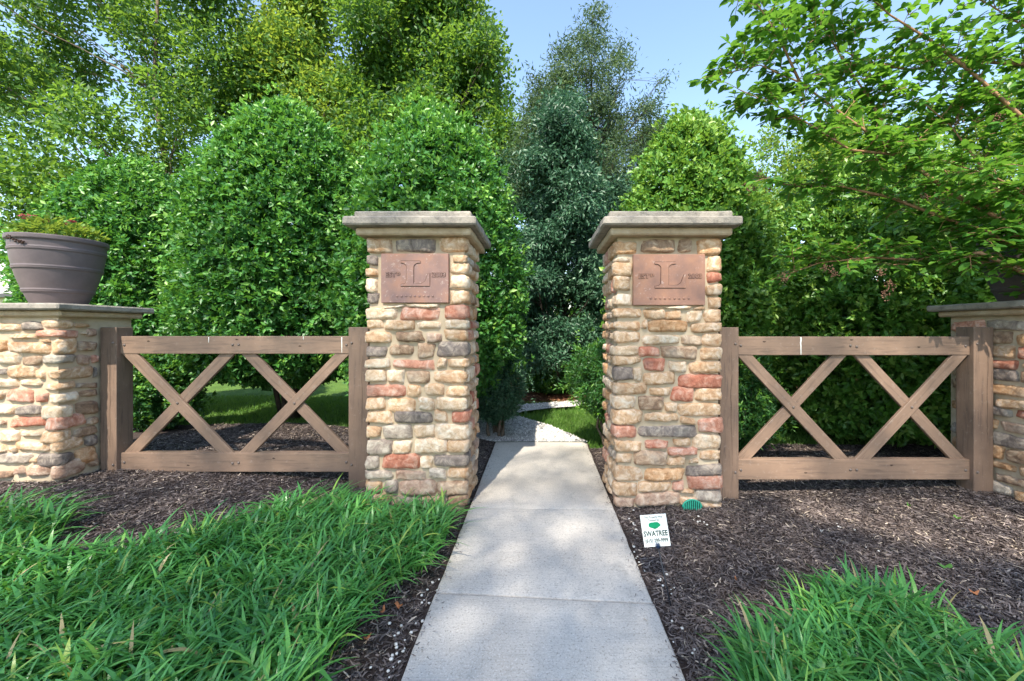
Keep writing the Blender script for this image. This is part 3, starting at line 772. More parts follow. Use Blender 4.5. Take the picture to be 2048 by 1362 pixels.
def fence(label, xa0, xa1, xb0, xb1, yf, pd, zpost, rails, seed, zb, marks):
    root = empty('cross_braced_fence', ((xa0 + xb1) / 2, yf + pd / 2, max(zb, 0)), label, 'fence')
    pA = timber('post', (xa0, yf, zb - .2), (xa1, yf + pd, zpost), M_WOODZ, root, seed)
    pB = timber('post', (xb0, yf, zb - .2), (xb1, yf + pd, zpost + .002), M_WOODZ, root, seed + 1)
    yr = yf + 0.035; tr = 0.07
    (t0, t1), (b0, b1) = rails
    rt = timber('rail', (xa1 - .012, yr, t0), (xb0 + .012, yr + tr, t1), M_WOODX, root, seed + 2)
    rb = timber('rail', (xa1 - .012, yr, b0), (xb0 + .012, yr + tr, b1), M_WOODX, root, seed + 3)
    xm = (xa1 + xb0) / 2; bw = 0.098
    # two crosses; in the left one the falling brace passes in front, in the right one the rising brace
    def brace(x_top, x_bot, front):
        y0 = yr + (0.006 if front else 0.028); th = 0.030
        a = Vector((x_bot, 0, b1 - .02)); b = Vector((x_top, 0, t0 + .02)); d = (b - a).normalized(); n = Vector((-d.z, 0, d.x)) * bw / 2
        # ends cut level along the rails
        def cut(p, s): return p + n * s
        q = []
        for p, zc in ((a, b1 - .004), (b, t0 + .004)):
            for s in (1, -1):
                c = p + n * s; k = (zc - c.z) / d.z; q.append(c + d * k)
        poly = [(q[0].x, q[0].z), (q[1].x, q[1].z), (q[3].x, q[3].z), (q[2].x, q[2].z)]
        bm = bmesh.new(); prism(bm, poly, y0, y0 + th)
        bmesh.ops.bevel(bm, geom=[e for e in bm.edges if e.calc_length() > .2], offset=0.004, segments=1, affect='EDGES')
        # own axes: x along the timber, so the grain follows it
        ang = -math.atan2(d.z, d.x); cc = (a + b) / 2 + Vector((0, y0 + th / 2, 0)); rot = Matrix.Rotation(ang, 4, 'Y')
        bmesh.ops.transform(bm, matrix=rot.inverted() @ Matrix.Translation(-cc), verts=bm.verts)
        me = bpy.data.meshes.new('brace'); bm.to_mesh(me); bm.free()
        o = link('brace', me, M_WOODX, root); o.location = cc - origin(root); o.rotation_euler = (0, ang, 0)
        return o
    e = 0.055
    hw = 0.075
    f1 = brace(xa1 + e, xm - hw, True); brace(xm - hw, xa1 + e, False)
    brace(xm + hw, xb0 - e, False); f2 = brace(xb0 - e, xm + hw, True)
    zt, zbm = (t0 + t1) / 2, (b0 + b1) / 2
    for r_, z in ((rt, zt), (rb, zbm)):
        for x in (xa1 + .035, xb0 - .035, xm - .025, xm + .03):
            bolt(r_, x, yr, z + random.uniform(-.008, .004))
    for p_, x in ((pA, xa1 - .03), (pB, xb0 + .03)):
        bolt(p_, x, yf, zt + .02); bolt(p_, x, yf, zbm - .01)
    zc = (t0 + b1) / 2
    bolt(root, (xa1 + e + xm - hw) / 2, yr + .006, zc); bolt(root, (xb0 - e + xm + hw) / 2, yr + .006, zc)
    ph_ = seed * 1.7
    for (p_, xc, z0, z1) in ((pA, xa0 + .62 * (xa1 - xa0), zb + .28, 1.30), (pB, xb0 + .70 * (xb1 - xb0), zb + .48, 1.22)):   # drying cracks
        bm = bmesh.new(); n = 16; Lv, Rv = [], []
        for k in range(n + 1):
            t = k / n; z = z1 + (z0 - z1) * t; x = xc + .010 * noise.noise(Vector((z * 6, ph_, 0))) + .004 * noise.noise(Vector((z * 25, ph_, 3)))
            w = .0016 + .0042 * math.sin(math.pi * t) * (.6 + .4 * noise.noise(Vector((z * 11, ph_, 8))))
            Lv.append(bm.verts.new((x - w / 2, yf - .0008, z))); Rv.append(bm.verts.new((x + w / 2, yf - .0008, z)))
        for k in range(n): bm.faces.new((Lv[k], Rv[k], Rv[k + 1], Lv[k + 1]))
        bm_obj('crack', bm, M_CRACK, p_)
    for (r_, fx, z) in ((rt, .12, t1 - .045), (rt, .50, t1 - .03), (rt, .78, t0 + .07), (rb, .30, b0 + .06), (rb, .66, b1 - .05)):              # knots
        bm = bmesh.new(); x = xa1 + fx * (xb0 - xa1) + .05 * noise.noise(Vector((fx * 9, ph_, 1)))
        v = [bm.verts.new((x + .014 * math.cos(a) * (1 + .3 * math.sin(3 * a + ph_)), yr - .0008, z + .0065 * math.sin(a))) for a in (math.pi * k / 6 for k in range(12))]
        bm.faces.new(v[::-1]); bm_obj('knot', bm, M_CRACK, r_)
    for (x, z0, z1, w) in marks:                       # chalky streaks that birds left on the timber
        bm = bmesh.new()
        n = 6; pts = [(x + 0.004 * noise.noise(Vector((x * 9, k, 0))), z1 + (z0 - z1) * k / n) for k in range(n + 1)]
        L = [bm.verts.new((px - w * (.4 + .6 * (1 - k / n)) / 2, yr - .0015, pz)) for k, (px, pz) in enumerate(pts)]
        Rr = [bm.verts.new((px + w * (.4 + .6 * (1 - k / n)) / 2, yr - .0015, pz)) for k, (px, pz) in enumerate(pts)]
        for k in range(n): bm.faces.new((L[k], Rr[k], Rr[k + 1], L[k + 1]))
        bm_obj('white_streak', bm, M_WHITE, rt)
    return root
fence('brown wooden fence with two crosses between the left pier and left pillar', -3.958, -3.812, -1.724, -1.545, 3.60, .15, 1.474, ((1.234, 1.394), (0.160, 0.334)), 31, 0.12,
      [(-1.80, 1.245, 1.385, .010), (-3.01, 1.335, 1.385, .008), (-2.15, 1.36, 1.392, .006)])
fence('brown wooden fence with two crosses between the right pillar and right pier', 1.552, 1.714, 3.742, 3.912, 3.45, .15, 1.474, ((1.231, 1.393), (0.146, 0.321)), 41, 0.0,
      [(2.272, 1.235, 1.388, .014)])

# ------------------------------------------------------------------ planters
def lathe(prof, c, seg=40):
    bm = bmesh.new(); rings = []
    for r_, z in prof:
        rings.append([bm.verts.new((c[0] + r_ * math.cos(2 * math.pi * i / seg), c[1] + r_ * math.sin(2 * math.pi * i / seg), c[2] + z)) for i in range(seg)])
    for a, b in zip(rings, rings[1:]):
        for i in range(seg): bm.faces.new((a[i], a[(i + 1) % seg], b[(i + 1) % seg], b[i]))
    bm.faces.new(rings[0][::-1]); bm.faces.new(rings[-1]); return bm

POT_H = 0.575
def pot_r(t):  # outer radius at relative height t
    return 0.165 + 0.125 * (1 - (1 - t) ** 1.9)
def planter(c, label):
    root = empty('planter_pot', c, label, 'planter')
    prof = []
    for k in range(101):
        t = k / 100; r_ = pot_r(t)
        for tb in (0.19, 0.215, 0.53, 0.555, 0.80, 0.825):
            r_ += 0.0085 * math.exp(-((t - tb) / 0.010) ** 2)
        if t > 0.93: r_ += 0.016 * min(1, (t - .93) / .012)
        prof.append((r_, t * POT_H))
    prof += [(prof[-1][0] - .004, POT_H + .006), (prof[-1][0] - .022, POT_H + .006), (prof[-1][0] - .03, POT_H - .05), (0.02, POT_H - .05)]
    b = bm_obj('pot_body', lathe(prof, c, 48), M_POT, root, True)
    bm_obj('soil', lathe([(0.255, POT_H - .049), (0.255, POT_H - .03), (.02, POT_H - .02)], c, 24), M_SOIL, root, True)
    return root, b
PC = (-4.275, 3.56, 1.669)
pot1, body1 = planter(PC, 'plum brown banded planter pot standing on the left stone pier')
# dark mud spots under the rim on the side towards the camera
for k, (da, dt) in enumerate(((-.02, .955), (.05, .965), (.12, .955), (.0, .925), (.10, .925), (.20, .905), (.28, .90), (.34, .885), (.40, .885), (.36, .865), (.43, .855), (.25, .875), (.46, .875))):
    a = math.atan2(-PC[1], -PC[0]) - 1.12 + da * .95; r_ = pot_r(dt) + 0.0125
    p = Vector((PC[0] + r_ * math.cos(a), PC[1] + r_ * math.sin(a), PC[2] + dt * POT_H))
    bm = bmesh.new(); bmesh.ops.create_icosphere(bm, subdivisions=1, radius=.0095)
    bmesh.ops.scale(bm, verts=bm.verts, vec=(1, 1, .8)); bmesh.ops.translate(bm, verts=bm.verts, vec=p)
    bm_obj('mud_spot', bm, M_MUD, body1, True)
PC2 = (4.30, 3.53, 1.689)
pot2, body2 = planter(PC2, 'plum brown planter pot on the right stone pier behind the crape leaves')

def flower_plant(c, label, seed, pinks):
    root = empty('flowering_plant', c, label, 'plant')
    n = 520; a = rng.uniform(0, 6.28, n); r_ = 0.27 * np.sqrt(rng.random(n)); h = 0.06 + 0.17 * rng.random(n) * (1.15 - r_ / .3)
    C = np.column_stack([c[0] + r_ * np.cos(a), c[1] + r_ * np.sin(a), c[2] + h])
    D = rand_dirs(n) * 0.8 + np.array([0, 0, .5]) + np.column_stack([np.cos(a), np.sin(a), a * 0]) * .5
    N = rand_dirs(n) * .4 + np.array([0, 0, 1])
    V, T = leaves(C, D, N, rng.uniform(.05, .085, n), rng.uniform(.022, .036, n))
    np_mesh('foliage', V, T, L_YEL, root, np.repeat(rng.random(n), 2))['kind'] = 'stuff'
    bm = bmesh.new()
    for i in range(14):
        q = random.uniform(0, 6.28); rr = random.uniform(.0, .2)
        tube(bm, curve_pts((c[0] + rr * .5 * math.cos(q), c[1] + rr * .5 * math.sin(q), c[2] - .03), (c[0] + rr * math.cos(q), c[1] + rr * math.sin(q), c[2] + .09), 0, 2), [.004, .003, .002], 5)
    bm_obj('stems', bm, M_BARK, root)
    for (dx, dy, dz) in pinks:
        bm = bmesh.new()
        for k in range(12):
            q = random.uniform(0, 6.28); e = random.uniform(0, .03)
            m4 = Matrix.Translation((c[0] + dx + e * math.cos(q), c[1] + dy + e * math.sin(q), c[2] + dz + random.uniform(0, .014))) @ Matrix.Rotation(random.uniform(-.6, .6), 4, 'X')
            for j in range(5):
                t = j * 1.2566; u = t + 1.2566 * .5
                v = [bm.verts.new(m4 @ Vector(p)) for p in ((0, 0, 0), (.011 * math.cos(t - .45), .011 * math.sin(t - .45), .003), (.016 * math.cos(t), .016 * math.sin(t), .005), (.011 * math.cos(t + .45), .011 * math.sin(t + .45), .003))]
                bm.faces.new(v)
        bm_obj('flower_head', bm, M_PINK, root)
flower_plant((PC[0], PC[1], PC[2] + POT_H - .03), 'yellow green plant with pink flowers growing in the left planter pot', 1, ((-.12, -.16, .20), (-.15, -.10, .19), (-.09, -.12, .21), (.13, -.02, .19), (.12, -.07, .15), (.05, -.15, .16), (.17, .03, .14)))
flower_plant((PC2[0], PC2[1], PC2[2] + POT_H - .03), 'low leafy plant growing in the right planter pot', 2, ())

# ------------------------------------------------------------------ yard sign and drain grate
def yard_sign():
    base = Vector((0.705, 2.085, float(gz(0.705, 2.085))))
    BL, BR = at(1295.5, 1093.5, 2.19), at(1347.5, 1091.5, 2.17)
    TL, TR = at(1273.5, 1032.0, 2.225), at(1325.5, 1027.0, 2.205)
    root = empty('yard_sign', base, 'small white yard sign on a leaning wire stake beside the path', 'sign')
    ux = ((BR - BL) + (TR - TL)) / 2; w = ux.length; ux.normalize()
    uz = ((TL - BL) + (TR - BR)) / 2; uz -= ux * uz.dot(ux); h = uz.length; uz.normalize()
    n = ux.cross(uz); cc = (BL + BR + TL + TR) / 4
    if n.y > 0: n = -n
    M4 = Matrix(((ux.x, uz.x, n.x, cc.x), (ux.y, uz.y, n.y, cc.y), (ux.z, uz.z, n.z, cc.z), (0, 0, 0, 1)))
    bm = bmesh.new(); box(bm, (-w / 2, -h / 2, -.003), (w / 2, h / 2, 0)); bmesh.ops.transform(bm, matrix=M4, verts=bm.verts)
    board = bm_obj('sign_board', bm, M_SIGN, root)
    def T(body, size, x, y, m, sx=1.0, bold=0.0):
        rot = M4.to_3x3().to_4x4()
        text_obj('lettering', body, size, M4 @ Vector((x, y, .0012)), m, board, .0003, rot, 'CENTER', sx, bold)
    T('This Property Was', .0165, 0, h * .42, M_INK, .78); T('Treated by:', .0165, 0, h * .325, M_INK, .8)
    T('SWATREE', .038, 0, -h * .10, M_INK, .78, .0010); T('(615) 299-9999', .0265, 0, -h * .315, M_INK, .74, .0006)
    # tree emblem: lobed green crown
    bm = bmesh.new(); pts = []
    for k in range(48):
        a = k / 48 * 2 * math.pi
        r_ = 1 + .13 * abs(math.cos(a * 2.5 + .4)) + .05 * math.sin(3 * a)
        pts.append((w * .20 * r_ * math.cos(a) * 1.05, h * .165 + h * .095 * r_ * math.sin(a)))
    f = [bm.verts.new(M4 @ Vector((x, y, .0014))) for x, y in pts]; bm.faces.new(f)
    bm_obj('tree_emblem', bm, M_GREEN, board)
    bm = bmesh.new(); f = [bm.verts.new(M4 @ Vector(p)) for p in ((-.006, h * .05, .0014), (.006, h * .05, .0014), (.005, h * .09, .0014), (-.005, h * .09, .0014))]; bm.faces.new(f)
    bm_obj('tree_emblem', bm, M_GREEN, board)
    # clip and stake
    bm = bmesh.new(); box(bm, (-.012, -h * .56, -.010), (.016, -h * .37, .006)); bmesh.ops.bevel(bm, geom=bm.edges[:], offset=.006, segments=2, affect='EDGES')
    bmesh.ops.transform(bm, matrix=M4, verts=bm.verts); bm_obj('clip', bm, M_CLIP, root, True)
    bm = bmesh.new(); top = M4 @ Vector((.002, -h * .5, -.004)); low = base + Vector((0, 0, -.08))
    tube(bm, [top, top.lerp(low, .5), low], [.0035, .0035, .0035], 8); bm_obj('stake', bm, M_STAKE, root, True)
yard_sign()

def grate():
    Y = 3.235; c = at(1384, 1020, Y); c.z = float(gz(c.x, Y)) + .0
    root = empty('drain_grate', c, 'small turquoise green fan shaped drain grate at the foot of right pillar', 'grate')
    r_ = 0.078
    bm = bmesh.new(); fv = [bm.verts.new((c.x + r_ * math.cos(t) * .95, Y, c.z + .02 + r_ * .75 * max(0, math.sin(t)))) for t in (math.pi * k / 14 for k in range(15))]
    f = bm.faces.new(fv); ex = bmesh.ops.extrude_face_region(bm, geom=[f]); bmesh.ops.translate(bm, verts=[e for e in ex['geom'] if isinstance(e, bmesh.types.BMVert)], vec=(0, .02, 0))
    bm_obj('back_plate', bm, M_HOLE, root)
    for k in range(9):
        x = -r_ * .85 + k * r_ * 1.7 / 8; h = .75 * math.sqrt(max(r_ * r_ - x * x, 0.0004)) + .012
        bm = bmesh.new(); box(bm, (c.x + x - .0045, Y - .008, c.z), (c.x + x + .0045, Y - .001, c.z + .012 + h)); bm_obj('bar', bm, M_GRATE, root)
    bm = bmesh.new(); pts = [(c.x + r_ * math.cos(t), Y - .004, c.z + .022 + r_ * .78 * math.sin(t)) for t in (math.pi * k / 14 for k in range(15))]
    tube(bm, pts, [.006] * 15, 6); bm_obj('rim', bm, M_GRATE, root, True)
grate()

# ------------------------------------------------------------------ clipped hollies and shrubs
def shrub_leaves(c, prof, n_tips, per, L, W, lump=0.10, seed=0, up=0.35, inner=0.3, front=True):
    """leaf rosettes on the lumpy surface of a clipped shrub; prof [(rel height, radius)]"""
    r = np.random.default_rng(seed)
    zs = np.array([p[0] for p in prof]); rs = np.array([p[1] for p in prof])
    # heights weighted by radius
    hh = np.linspace(zs[0], zs[-1], 400); rr = np.interp(hh, zs, rs); cdf = np.cumsum(rr + .12); cdf /= cdf[-1]
    z = np.interp(r.random(n_tips), cdf, hh)
    a = r.uniform(0, 2 * np.pi, n_tips)
    if front:                                  # more of them on the side that is seen
        back = np.sin(a) > 0.35; flip = back & (r.random(n_tips) < .55); a = np.where(flip, -a, a)
    ph = r.uniform(0, 6.28, 8)
    lumps = (np.sin(3 * a + ph[0] + 2.2 * z) + np.sin(5 * a + ph[1] - 3.1 * z) * .8 + np.sin(8 * a + ph[2] + 6.5 * z) * .6 + np.sin(4.5 * z + ph[3] + 2 * a) * .8 + np.sin(13 * a + ph[4] + 11 * z) * .5 + np.sin(19 * a - 17 * z + ph[5]) * .4) / 4
    fine = np.sin(23 * a + 9 * z + ph[6]) * np.sin(21 * z - 7 * a + ph[7]) + np.sin(31 * a - 14 * z + ph[0]) * np.sin(29 * z + ph[2]) * .7
    depth = np.where(r.random(n_tips) < inner, r.uniform(.6, .9, n_tips), r.normal(1.0, .03, n_tips) + .035 * fine)
    R0 = np.interp(z, zs, rs) * (1 + lump * lumps) * depth
    gap = (np.sin(7 * a + 5.3 * z + ph[3]) + np.sin(11 * a - 8.1 * z + ph[4]) + np.sin(4.7 * z * 2 + 3 * a + ph[5]) + .9 * fine) < -1.75
    R0 = np.where(gap, R0 * r.uniform(.72, .90, n_tips), R0)
    out = np.column_stack([np.cos(a), np.sin(a), np.zeros(n_tips)])
    slope = -np.interp(z, (hh[1:] + hh[:-1]) / 2, np.diff(rr) / np.diff(hh))
    nv = nrm(out + np.column_stack([0 * z, 0 * z, np.clip(slope, -.3, 2.5) * .9]))
    P = np.array(c)[None] + out * R0[:, None] + np.column_stack([0 * z, 0 * z, z])
    shoot = (r.random(n_tips) < .10) & ~gap
    P = P + (nv + np.array([0, 0, .35])) * (shoot * r.uniform(.02, .20, n_tips))[:, None]
    C = np.repeat(P, per, 0); O = np.repeat(nv, per, 0); n = len(C)
    C = C + r.normal(size=(n, 3)) * L * .28
    D = O * .75 + nrm(r.normal(size=(n, 3))) * .95 + np.array([0, 0, up])
    N = O * .6 + nrm(r.normal(size=(n, 3))) * .7 + np.array([0, 0, .5])
    tip = np.repeat(r.normal(0, .13, n_tips), per)
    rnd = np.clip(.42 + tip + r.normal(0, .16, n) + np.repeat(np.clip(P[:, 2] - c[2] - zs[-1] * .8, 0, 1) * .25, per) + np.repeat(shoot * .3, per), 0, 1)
    Lv, Wv = r.uniform(.55, 1.25, n) * L, r.uniform(.6, 1.2, n) * W
    k = n_tips // 3                                # larger, darker filler leaves deep inside
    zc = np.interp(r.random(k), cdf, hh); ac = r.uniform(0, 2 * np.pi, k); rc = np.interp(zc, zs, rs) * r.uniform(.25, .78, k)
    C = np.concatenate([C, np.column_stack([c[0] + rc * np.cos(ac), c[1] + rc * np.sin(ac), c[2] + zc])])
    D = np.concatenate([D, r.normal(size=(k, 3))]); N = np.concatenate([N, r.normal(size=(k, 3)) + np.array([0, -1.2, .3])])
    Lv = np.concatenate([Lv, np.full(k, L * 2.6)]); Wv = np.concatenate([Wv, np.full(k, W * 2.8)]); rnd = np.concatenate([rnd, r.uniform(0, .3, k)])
    V, T = leaves(C, D, N, Lv, Wv)
    return V, T, np.repeat(rnd, 2)

def stems(c, n, h, spread, r0, m, parent, name='stem'):
    for k in range(n):
        a = k * 2.4 + random.uniform(-.4, .4); s = spread * random.uniform(.5, 1.1)
        bm = bmesh.new()
        p0 = (c[0] + .10 * math.cos(a), c[1] + .10 * math.sin(a), c[2] - .06); p1 = (c[0] + s * math.cos(a), c[1] + s * math.sin(a), c[2] + h * random.uniform(.7, 1.0))
        pts = curve_pts(p0, p1, 0, 5, .03); tube(bm, pts, [r0 * (1 - .14 * i) for i in range(6)], 6)
        bm_obj(name, bm, m, parent, True)

def holly(label, c, prof, tips, per=7, L=.080, W=.046, lm=None, seed=0, lump=.10, nst=6, name='holly_bush', cat='bush', inner=.3, sh=None, bark=None, group=None):
    c = (c[0], c[1], float(gz(c[0], c[1])) if c[1] < 8 else 0.0)
    group = group or ('hollies and bushes behind the fences' if name == 'holly_bush' else 'small shrubs by the path')
    root = empty(name, c, label, cat, group)
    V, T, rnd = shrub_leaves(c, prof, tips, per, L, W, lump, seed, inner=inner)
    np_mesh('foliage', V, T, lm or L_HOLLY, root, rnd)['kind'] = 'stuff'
    hmax = prof[-1][0]; rmax = max(p[1] for p in prof)
    stems(c, nst, (sh or hmax * .75), rmax * .5, .022 + .012 * hmax / 4, bark or M_DBARK, root)
    return root

def hprof(h, r, z0=.45, bot=.72, shoulder=.62):
    return [(z0, r * bot * .45), (z0 + .12, r * bot), (h * .22, r * .95), (h * .38, r), (h * shoulder, r * .93), (h * .80, r * .70), (h * .90, r * .48), (h * .97, r * .24), (h, r * .05)]

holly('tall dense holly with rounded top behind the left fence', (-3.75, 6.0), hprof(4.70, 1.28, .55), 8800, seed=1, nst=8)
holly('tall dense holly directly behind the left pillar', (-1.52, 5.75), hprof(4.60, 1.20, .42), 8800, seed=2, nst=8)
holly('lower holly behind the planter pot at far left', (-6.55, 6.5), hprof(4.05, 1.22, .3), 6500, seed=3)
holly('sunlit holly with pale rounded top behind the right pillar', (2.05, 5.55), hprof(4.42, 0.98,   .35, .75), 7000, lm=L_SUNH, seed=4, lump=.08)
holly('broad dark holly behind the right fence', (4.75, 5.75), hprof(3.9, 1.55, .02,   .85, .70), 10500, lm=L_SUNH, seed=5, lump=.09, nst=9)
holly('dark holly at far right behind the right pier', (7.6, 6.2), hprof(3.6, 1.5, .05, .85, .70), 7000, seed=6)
holly('low leafy bush under the hollies behind the left fence', (-5.05, 5.35), hprof(1.05, .42, .02, .8), 1500, 7, .06, .034, L_SHRUB, 7, .12, 4)
holly('small feathery shrub on lean stems right of the path end', (0.92, 5.05), [(.35, .12), (.5, .34), (.75, .48), (1.0, .50), (1.18, .40), (1.28, .2), (1.33, .04)], 2700, 7, .055, .016, L_SHRUB, 8, .14, 9, 'shrub', 'shrub', .4, 1.0, M_BARK)
holly('small dark shrub at the foot of the holly left of the path', (-0.60, 5.55), [(.22, .08), (.32, .26), (.6, .36), (.95, .34), (1.15, .22), (1.28, .05)], 2000, 7, .055, .016, L_BLUE, 9, .14, 7, 'shrub', 'shrub', .4, .9, M_BARK)
holly('small fine leaved shrub just right of the right pillar', (2.35, 4.75), hprof(1.35, .36, .05, .8), 1500, 7, .055, .018, L_SHRUB, 10, .14, 6, 'shrub', 'shrub', .4, .9, M_BARK)
holly('young bush in the red brown bed at the end of the path', (0.25, 9.3), hprof(1.05, .65, .02, .8), 1300, 7, .085, .045, L_SHRUB, 12, .16, 5, 'shrub', 'shrub', .4, .7, M_DBARK)

# ------------------------------------------------------------------ trees
SHADE_N = 50000  # leaves per added tree behind the camera, sets how much sun passes
KEEP = []          # (ground point, radius): sun flecks; leaves standing in the sun's way there are left out
def sun_clear(C):
    """True for leaf positions that do not stand between the sun and one of the flecks"""
    k = np.ones(len(C), bool); s = np.array(SUNV)
    for (p, q, r_) in KEEP:
        p = np.array(p); q = np.array(q)
        # distance from the leaf's shadow point on the ground to the segment p-q
        t = C[:, 2] / s[2]; G = C - s[None] * t[:, None]
        d = q - p; u = np.clip(((G - p) @ d) / max(d @ d, 1e-9), 0, 1)
        k &= np.linalg.norm(G - (p + u[:, None] * d), axis=1) > r_
    return k

def tree(name, label, base, trunk_pts, trunk_r, clumps, n, L, W, lm, bark, seed, droop=0.0, flat=1.0, cat='tree', group=None, thin=0.0, limbs=True, horiz=0.35, clear=True, tint=0.16):
    """clumps: (x, y, z, r) spheres of foliage; limbs run from the trunk to each"""
    r = np.random.default_rng(seed); random.seed(seed)
    root = empty(name, base, label, cat, group or ('trees behind the entrance' if base[1] > 0 else 'tall trees behind the camera'))
    cl = np.array(clumps, float)
    bm = bmesh.new()
    tp = [Vector(p) for p in trunk_pts]; k = len(tp)
    tube(bm, tp, [trunk_r * (1 - .85 * i / (k - 1)) for i in range(k)], 9)
    bm_obj('trunk', bm, bark, root, True)
    if limbs:
        bm = bmesh.new()
        for (x, y, z, rr) in clumps:
            # leave the trunk a little below the clump
            zt = z - random.uniform(.25, .9) * (abs(x - base[0]) + abs(y - base[1]) + .6)
            j = min(range(k), key=lambda i: abs(tp[i].z - zt)); a = tp[j]
            rad = max(.010, trunk_r * (1 - .85 * j / (k - 1)) * .30)
            pts = curve_pts(a, (x, y, z), .15 * rr, 5, .10 * rr); tube(bm, pts, [rad * (1 - .16 * i) for i in range(6)], 5)
            for _ in range(3):
                e = Vector((x, y, z)) + Vector((random.uniform(-1, 1), random.uniform(-1, 1), random.uniform(-.3, .9))) * rr * .8
                tube(bm, curve_pts(pts[random.choice((2, 3, 4))], e, .05, 3, .05 * rr), [rad * .4, rad * .3, rad * .22, rad * .1], 4)
        bm_obj('limbs', bm, bark, root, True)
    wgt = cl[:, 3] ** 2; wgt /= wgt.sum()
    # sprays: short twigs inside the clumps that each carry a tuft of leaves
    per = 9; ns = n // per
    ci = r.choice(len(cl), ns, p=wgt)
    q = nrm(r.normal(size=(ns, 3))); rad = cl[ci, 3] * np.cbrt(r.uniform(.08, 1.25, ns))
    q[:, 2] *= flat
    S = cl[ci, :3] + q * rad[:, None]
    sd = nrm(q + r.normal(size=(ns, 3)) * .7 + np.array([0, 0, -droop]))
    C = np.repeat(S, per, 0) + np.repeat(sd, per, 0) * r.uniform(-1, 1, ns * per)[:, None] * L * 2.2 + r.normal(size=(ns * per, 3)) * L * .7
    m = len(C)
    D = np.repeat(sd, per, 0) * .8 + nrm(r.normal(size=(m, 3))) * .9 + np.array([0, 0, -droop * .6])
    N = nrm(r.normal(size=(m, 3))) * (1 - horiz) + np.array([0, 0, horiz])
    rnd = np.clip(.5 + np.repeat(r.normal(0, tint * .7, ns) + r.normal(0, tint * .9, len(cl))[ci], per) + r.normal(0, .14, m), 0, 1)
    if clear and KEEP:
        k_ = sun_clear(C); C, D, N, rnd = C[k_], D[k_], N[k_], rnd[k_]; m = len(C)
    V, T = leaves(C, D, N, r.uniform(.7, 1.2, m) * L, r.uniform(.7, 1.2, m) * W)
    np_mesh('crown', V, T, lm, root, np.repeat(rnd, 2))['kind'] = 'stuff'
    return root

def pc(px, py, Y, rpx):
    p = at(px, py, Y); return (p.x, p.y, p.z, rpx / F * Y)

KEEP = [((2.2, 3.2, 0), (3.3, 2.5, 0), .21), ((2.9, 3.3, 0), (3.7, 2.85, 0), .16), ((1.9, 3.75, 0), (2.25, 3.6, 0), .16),
        ((-.45, 5.45, 0), (.5, 5.3, 0), .22), ((-.6, 6.0, 0), (.2, 5.8, 0), .22)]

def rnd_clumps(seed, items, jit, reps):
    rs = random.Random(seed); out = []
    for (px, py, Y, rp) in items:
        for _ in range(reps):
            out.append(pc(px + rs.uniform(-jit, jit), py + rs.uniform(-jit, jit) * .8, Y + rs.uniform(-1.1, 1.1), rp * rs.uniform(.65, 1.15)))
    return out

# leafy tree at the left edge
A = rnd_clumps(1, [(60, 330, 9.5, 70), (40, 200, 10, 70), (150, 120, 10.5, 75), (190, 250, 10, 70), (290, 60, 11, 75), (320, 190, 11, 75), (420, 110, 11.5, 70), (450, 230, 11.5, 60), (330, 310, 11, 55), (130, 400, 9.5, 60), (40, 450, 9.5, 55), (230, -40, 11, 85), (420, -10, 11.5, 70), (90, 20, 10.5, 60), (-80, 120, 10, 80), (-100, 330, 9.5, 80), (360, -130, 11, 90), (100, -120, 10.5, 90), (-120, -60, 10, 90), (250, 390, 10.5, 50)], 30, 2)
tree('shade_tree', 'big airy green tree filling the upper left corner behind the hollies', (-10.2, 11.5, 0), [(-10.2, 11.5, -.2), (-10.0, 11.4, 2.5), (-10.3, 11.2, 5), (-10.6, 11, 8), (-10.4, 10.9, 11), (-10.2, 11, 13.5)], .13, A, 50000, .15, .075, L_TREE, M_BARK, 21)
B1 = rnd_clumps(2, [(560, 60, 12.5, 60), (610, 110, 12.5, 55), (570, 170, 12, 60), (620, 30, 12.5, 50), (520, 230, 12, 60), (640, 200, 12, 55), (600, -60, 12.5, 60), (560, -140, 12.5, 60), (680, 290, 12, 50), (700, 370, 11.5, 45), (480, 160, 12, 45), (520, 100, 12.3, 45)], 22, 2)
tree('shade_tree', 'yellow green sunlit tree between the two rounded left hollies', (-7.2, 12.6, 0), [(-7.2, 12.6, -.2), (-7.1, 12.5, 3), (-7.2, 12.4, 6), (-7.3, 12.4, 9), (-7.2, 12.4, 12), (-7.2, 12.4, 14)], .13, B1, 34000, .16, .085, L_YEL, M_BARK, 22)
B2 = rnd_clumps(3, [(730, 40, 12, 50), (790, 40, 12.2, 60), (860, 30, 12.2, 65), (930, 50, 12.2, 50), (960, 110, 12, 45), (900, 130, 12, 60), (820, 140, 12, 65), (750, 150, 12, 55), (990, 190, 11.8, 40), (930, 220, 11.8, 55), (850, 230, 11.6, 60), (760, 250, 11.6, 50), (1000, 270, 11.5, 38), (960, 320, 11.3, 45), (1020, 340, 11.3, 30), (800, -50, 12.2, 70), (880, -60, 12.4, 60), (720, -30, 12.2, 45), (1010, 420, 11, 40), (960, 430, 11, 45), (700, 190, 12, 45), (720, 310, 11.5, 45)], 16, 2)
tree('shade_tree', 'large dark green tree rising behind the left pillar', (-3.3, 12.4, 0), [(-3.3, 12.4, -.2), (-3.2, 12.3, 3), (-3.4, 12.2, 6), (-3.3, 12.2, 9), (-3.1, 12.2, 12)], .15, B2, 62000, .155, .085, L_TREE, M_BARK, 23)

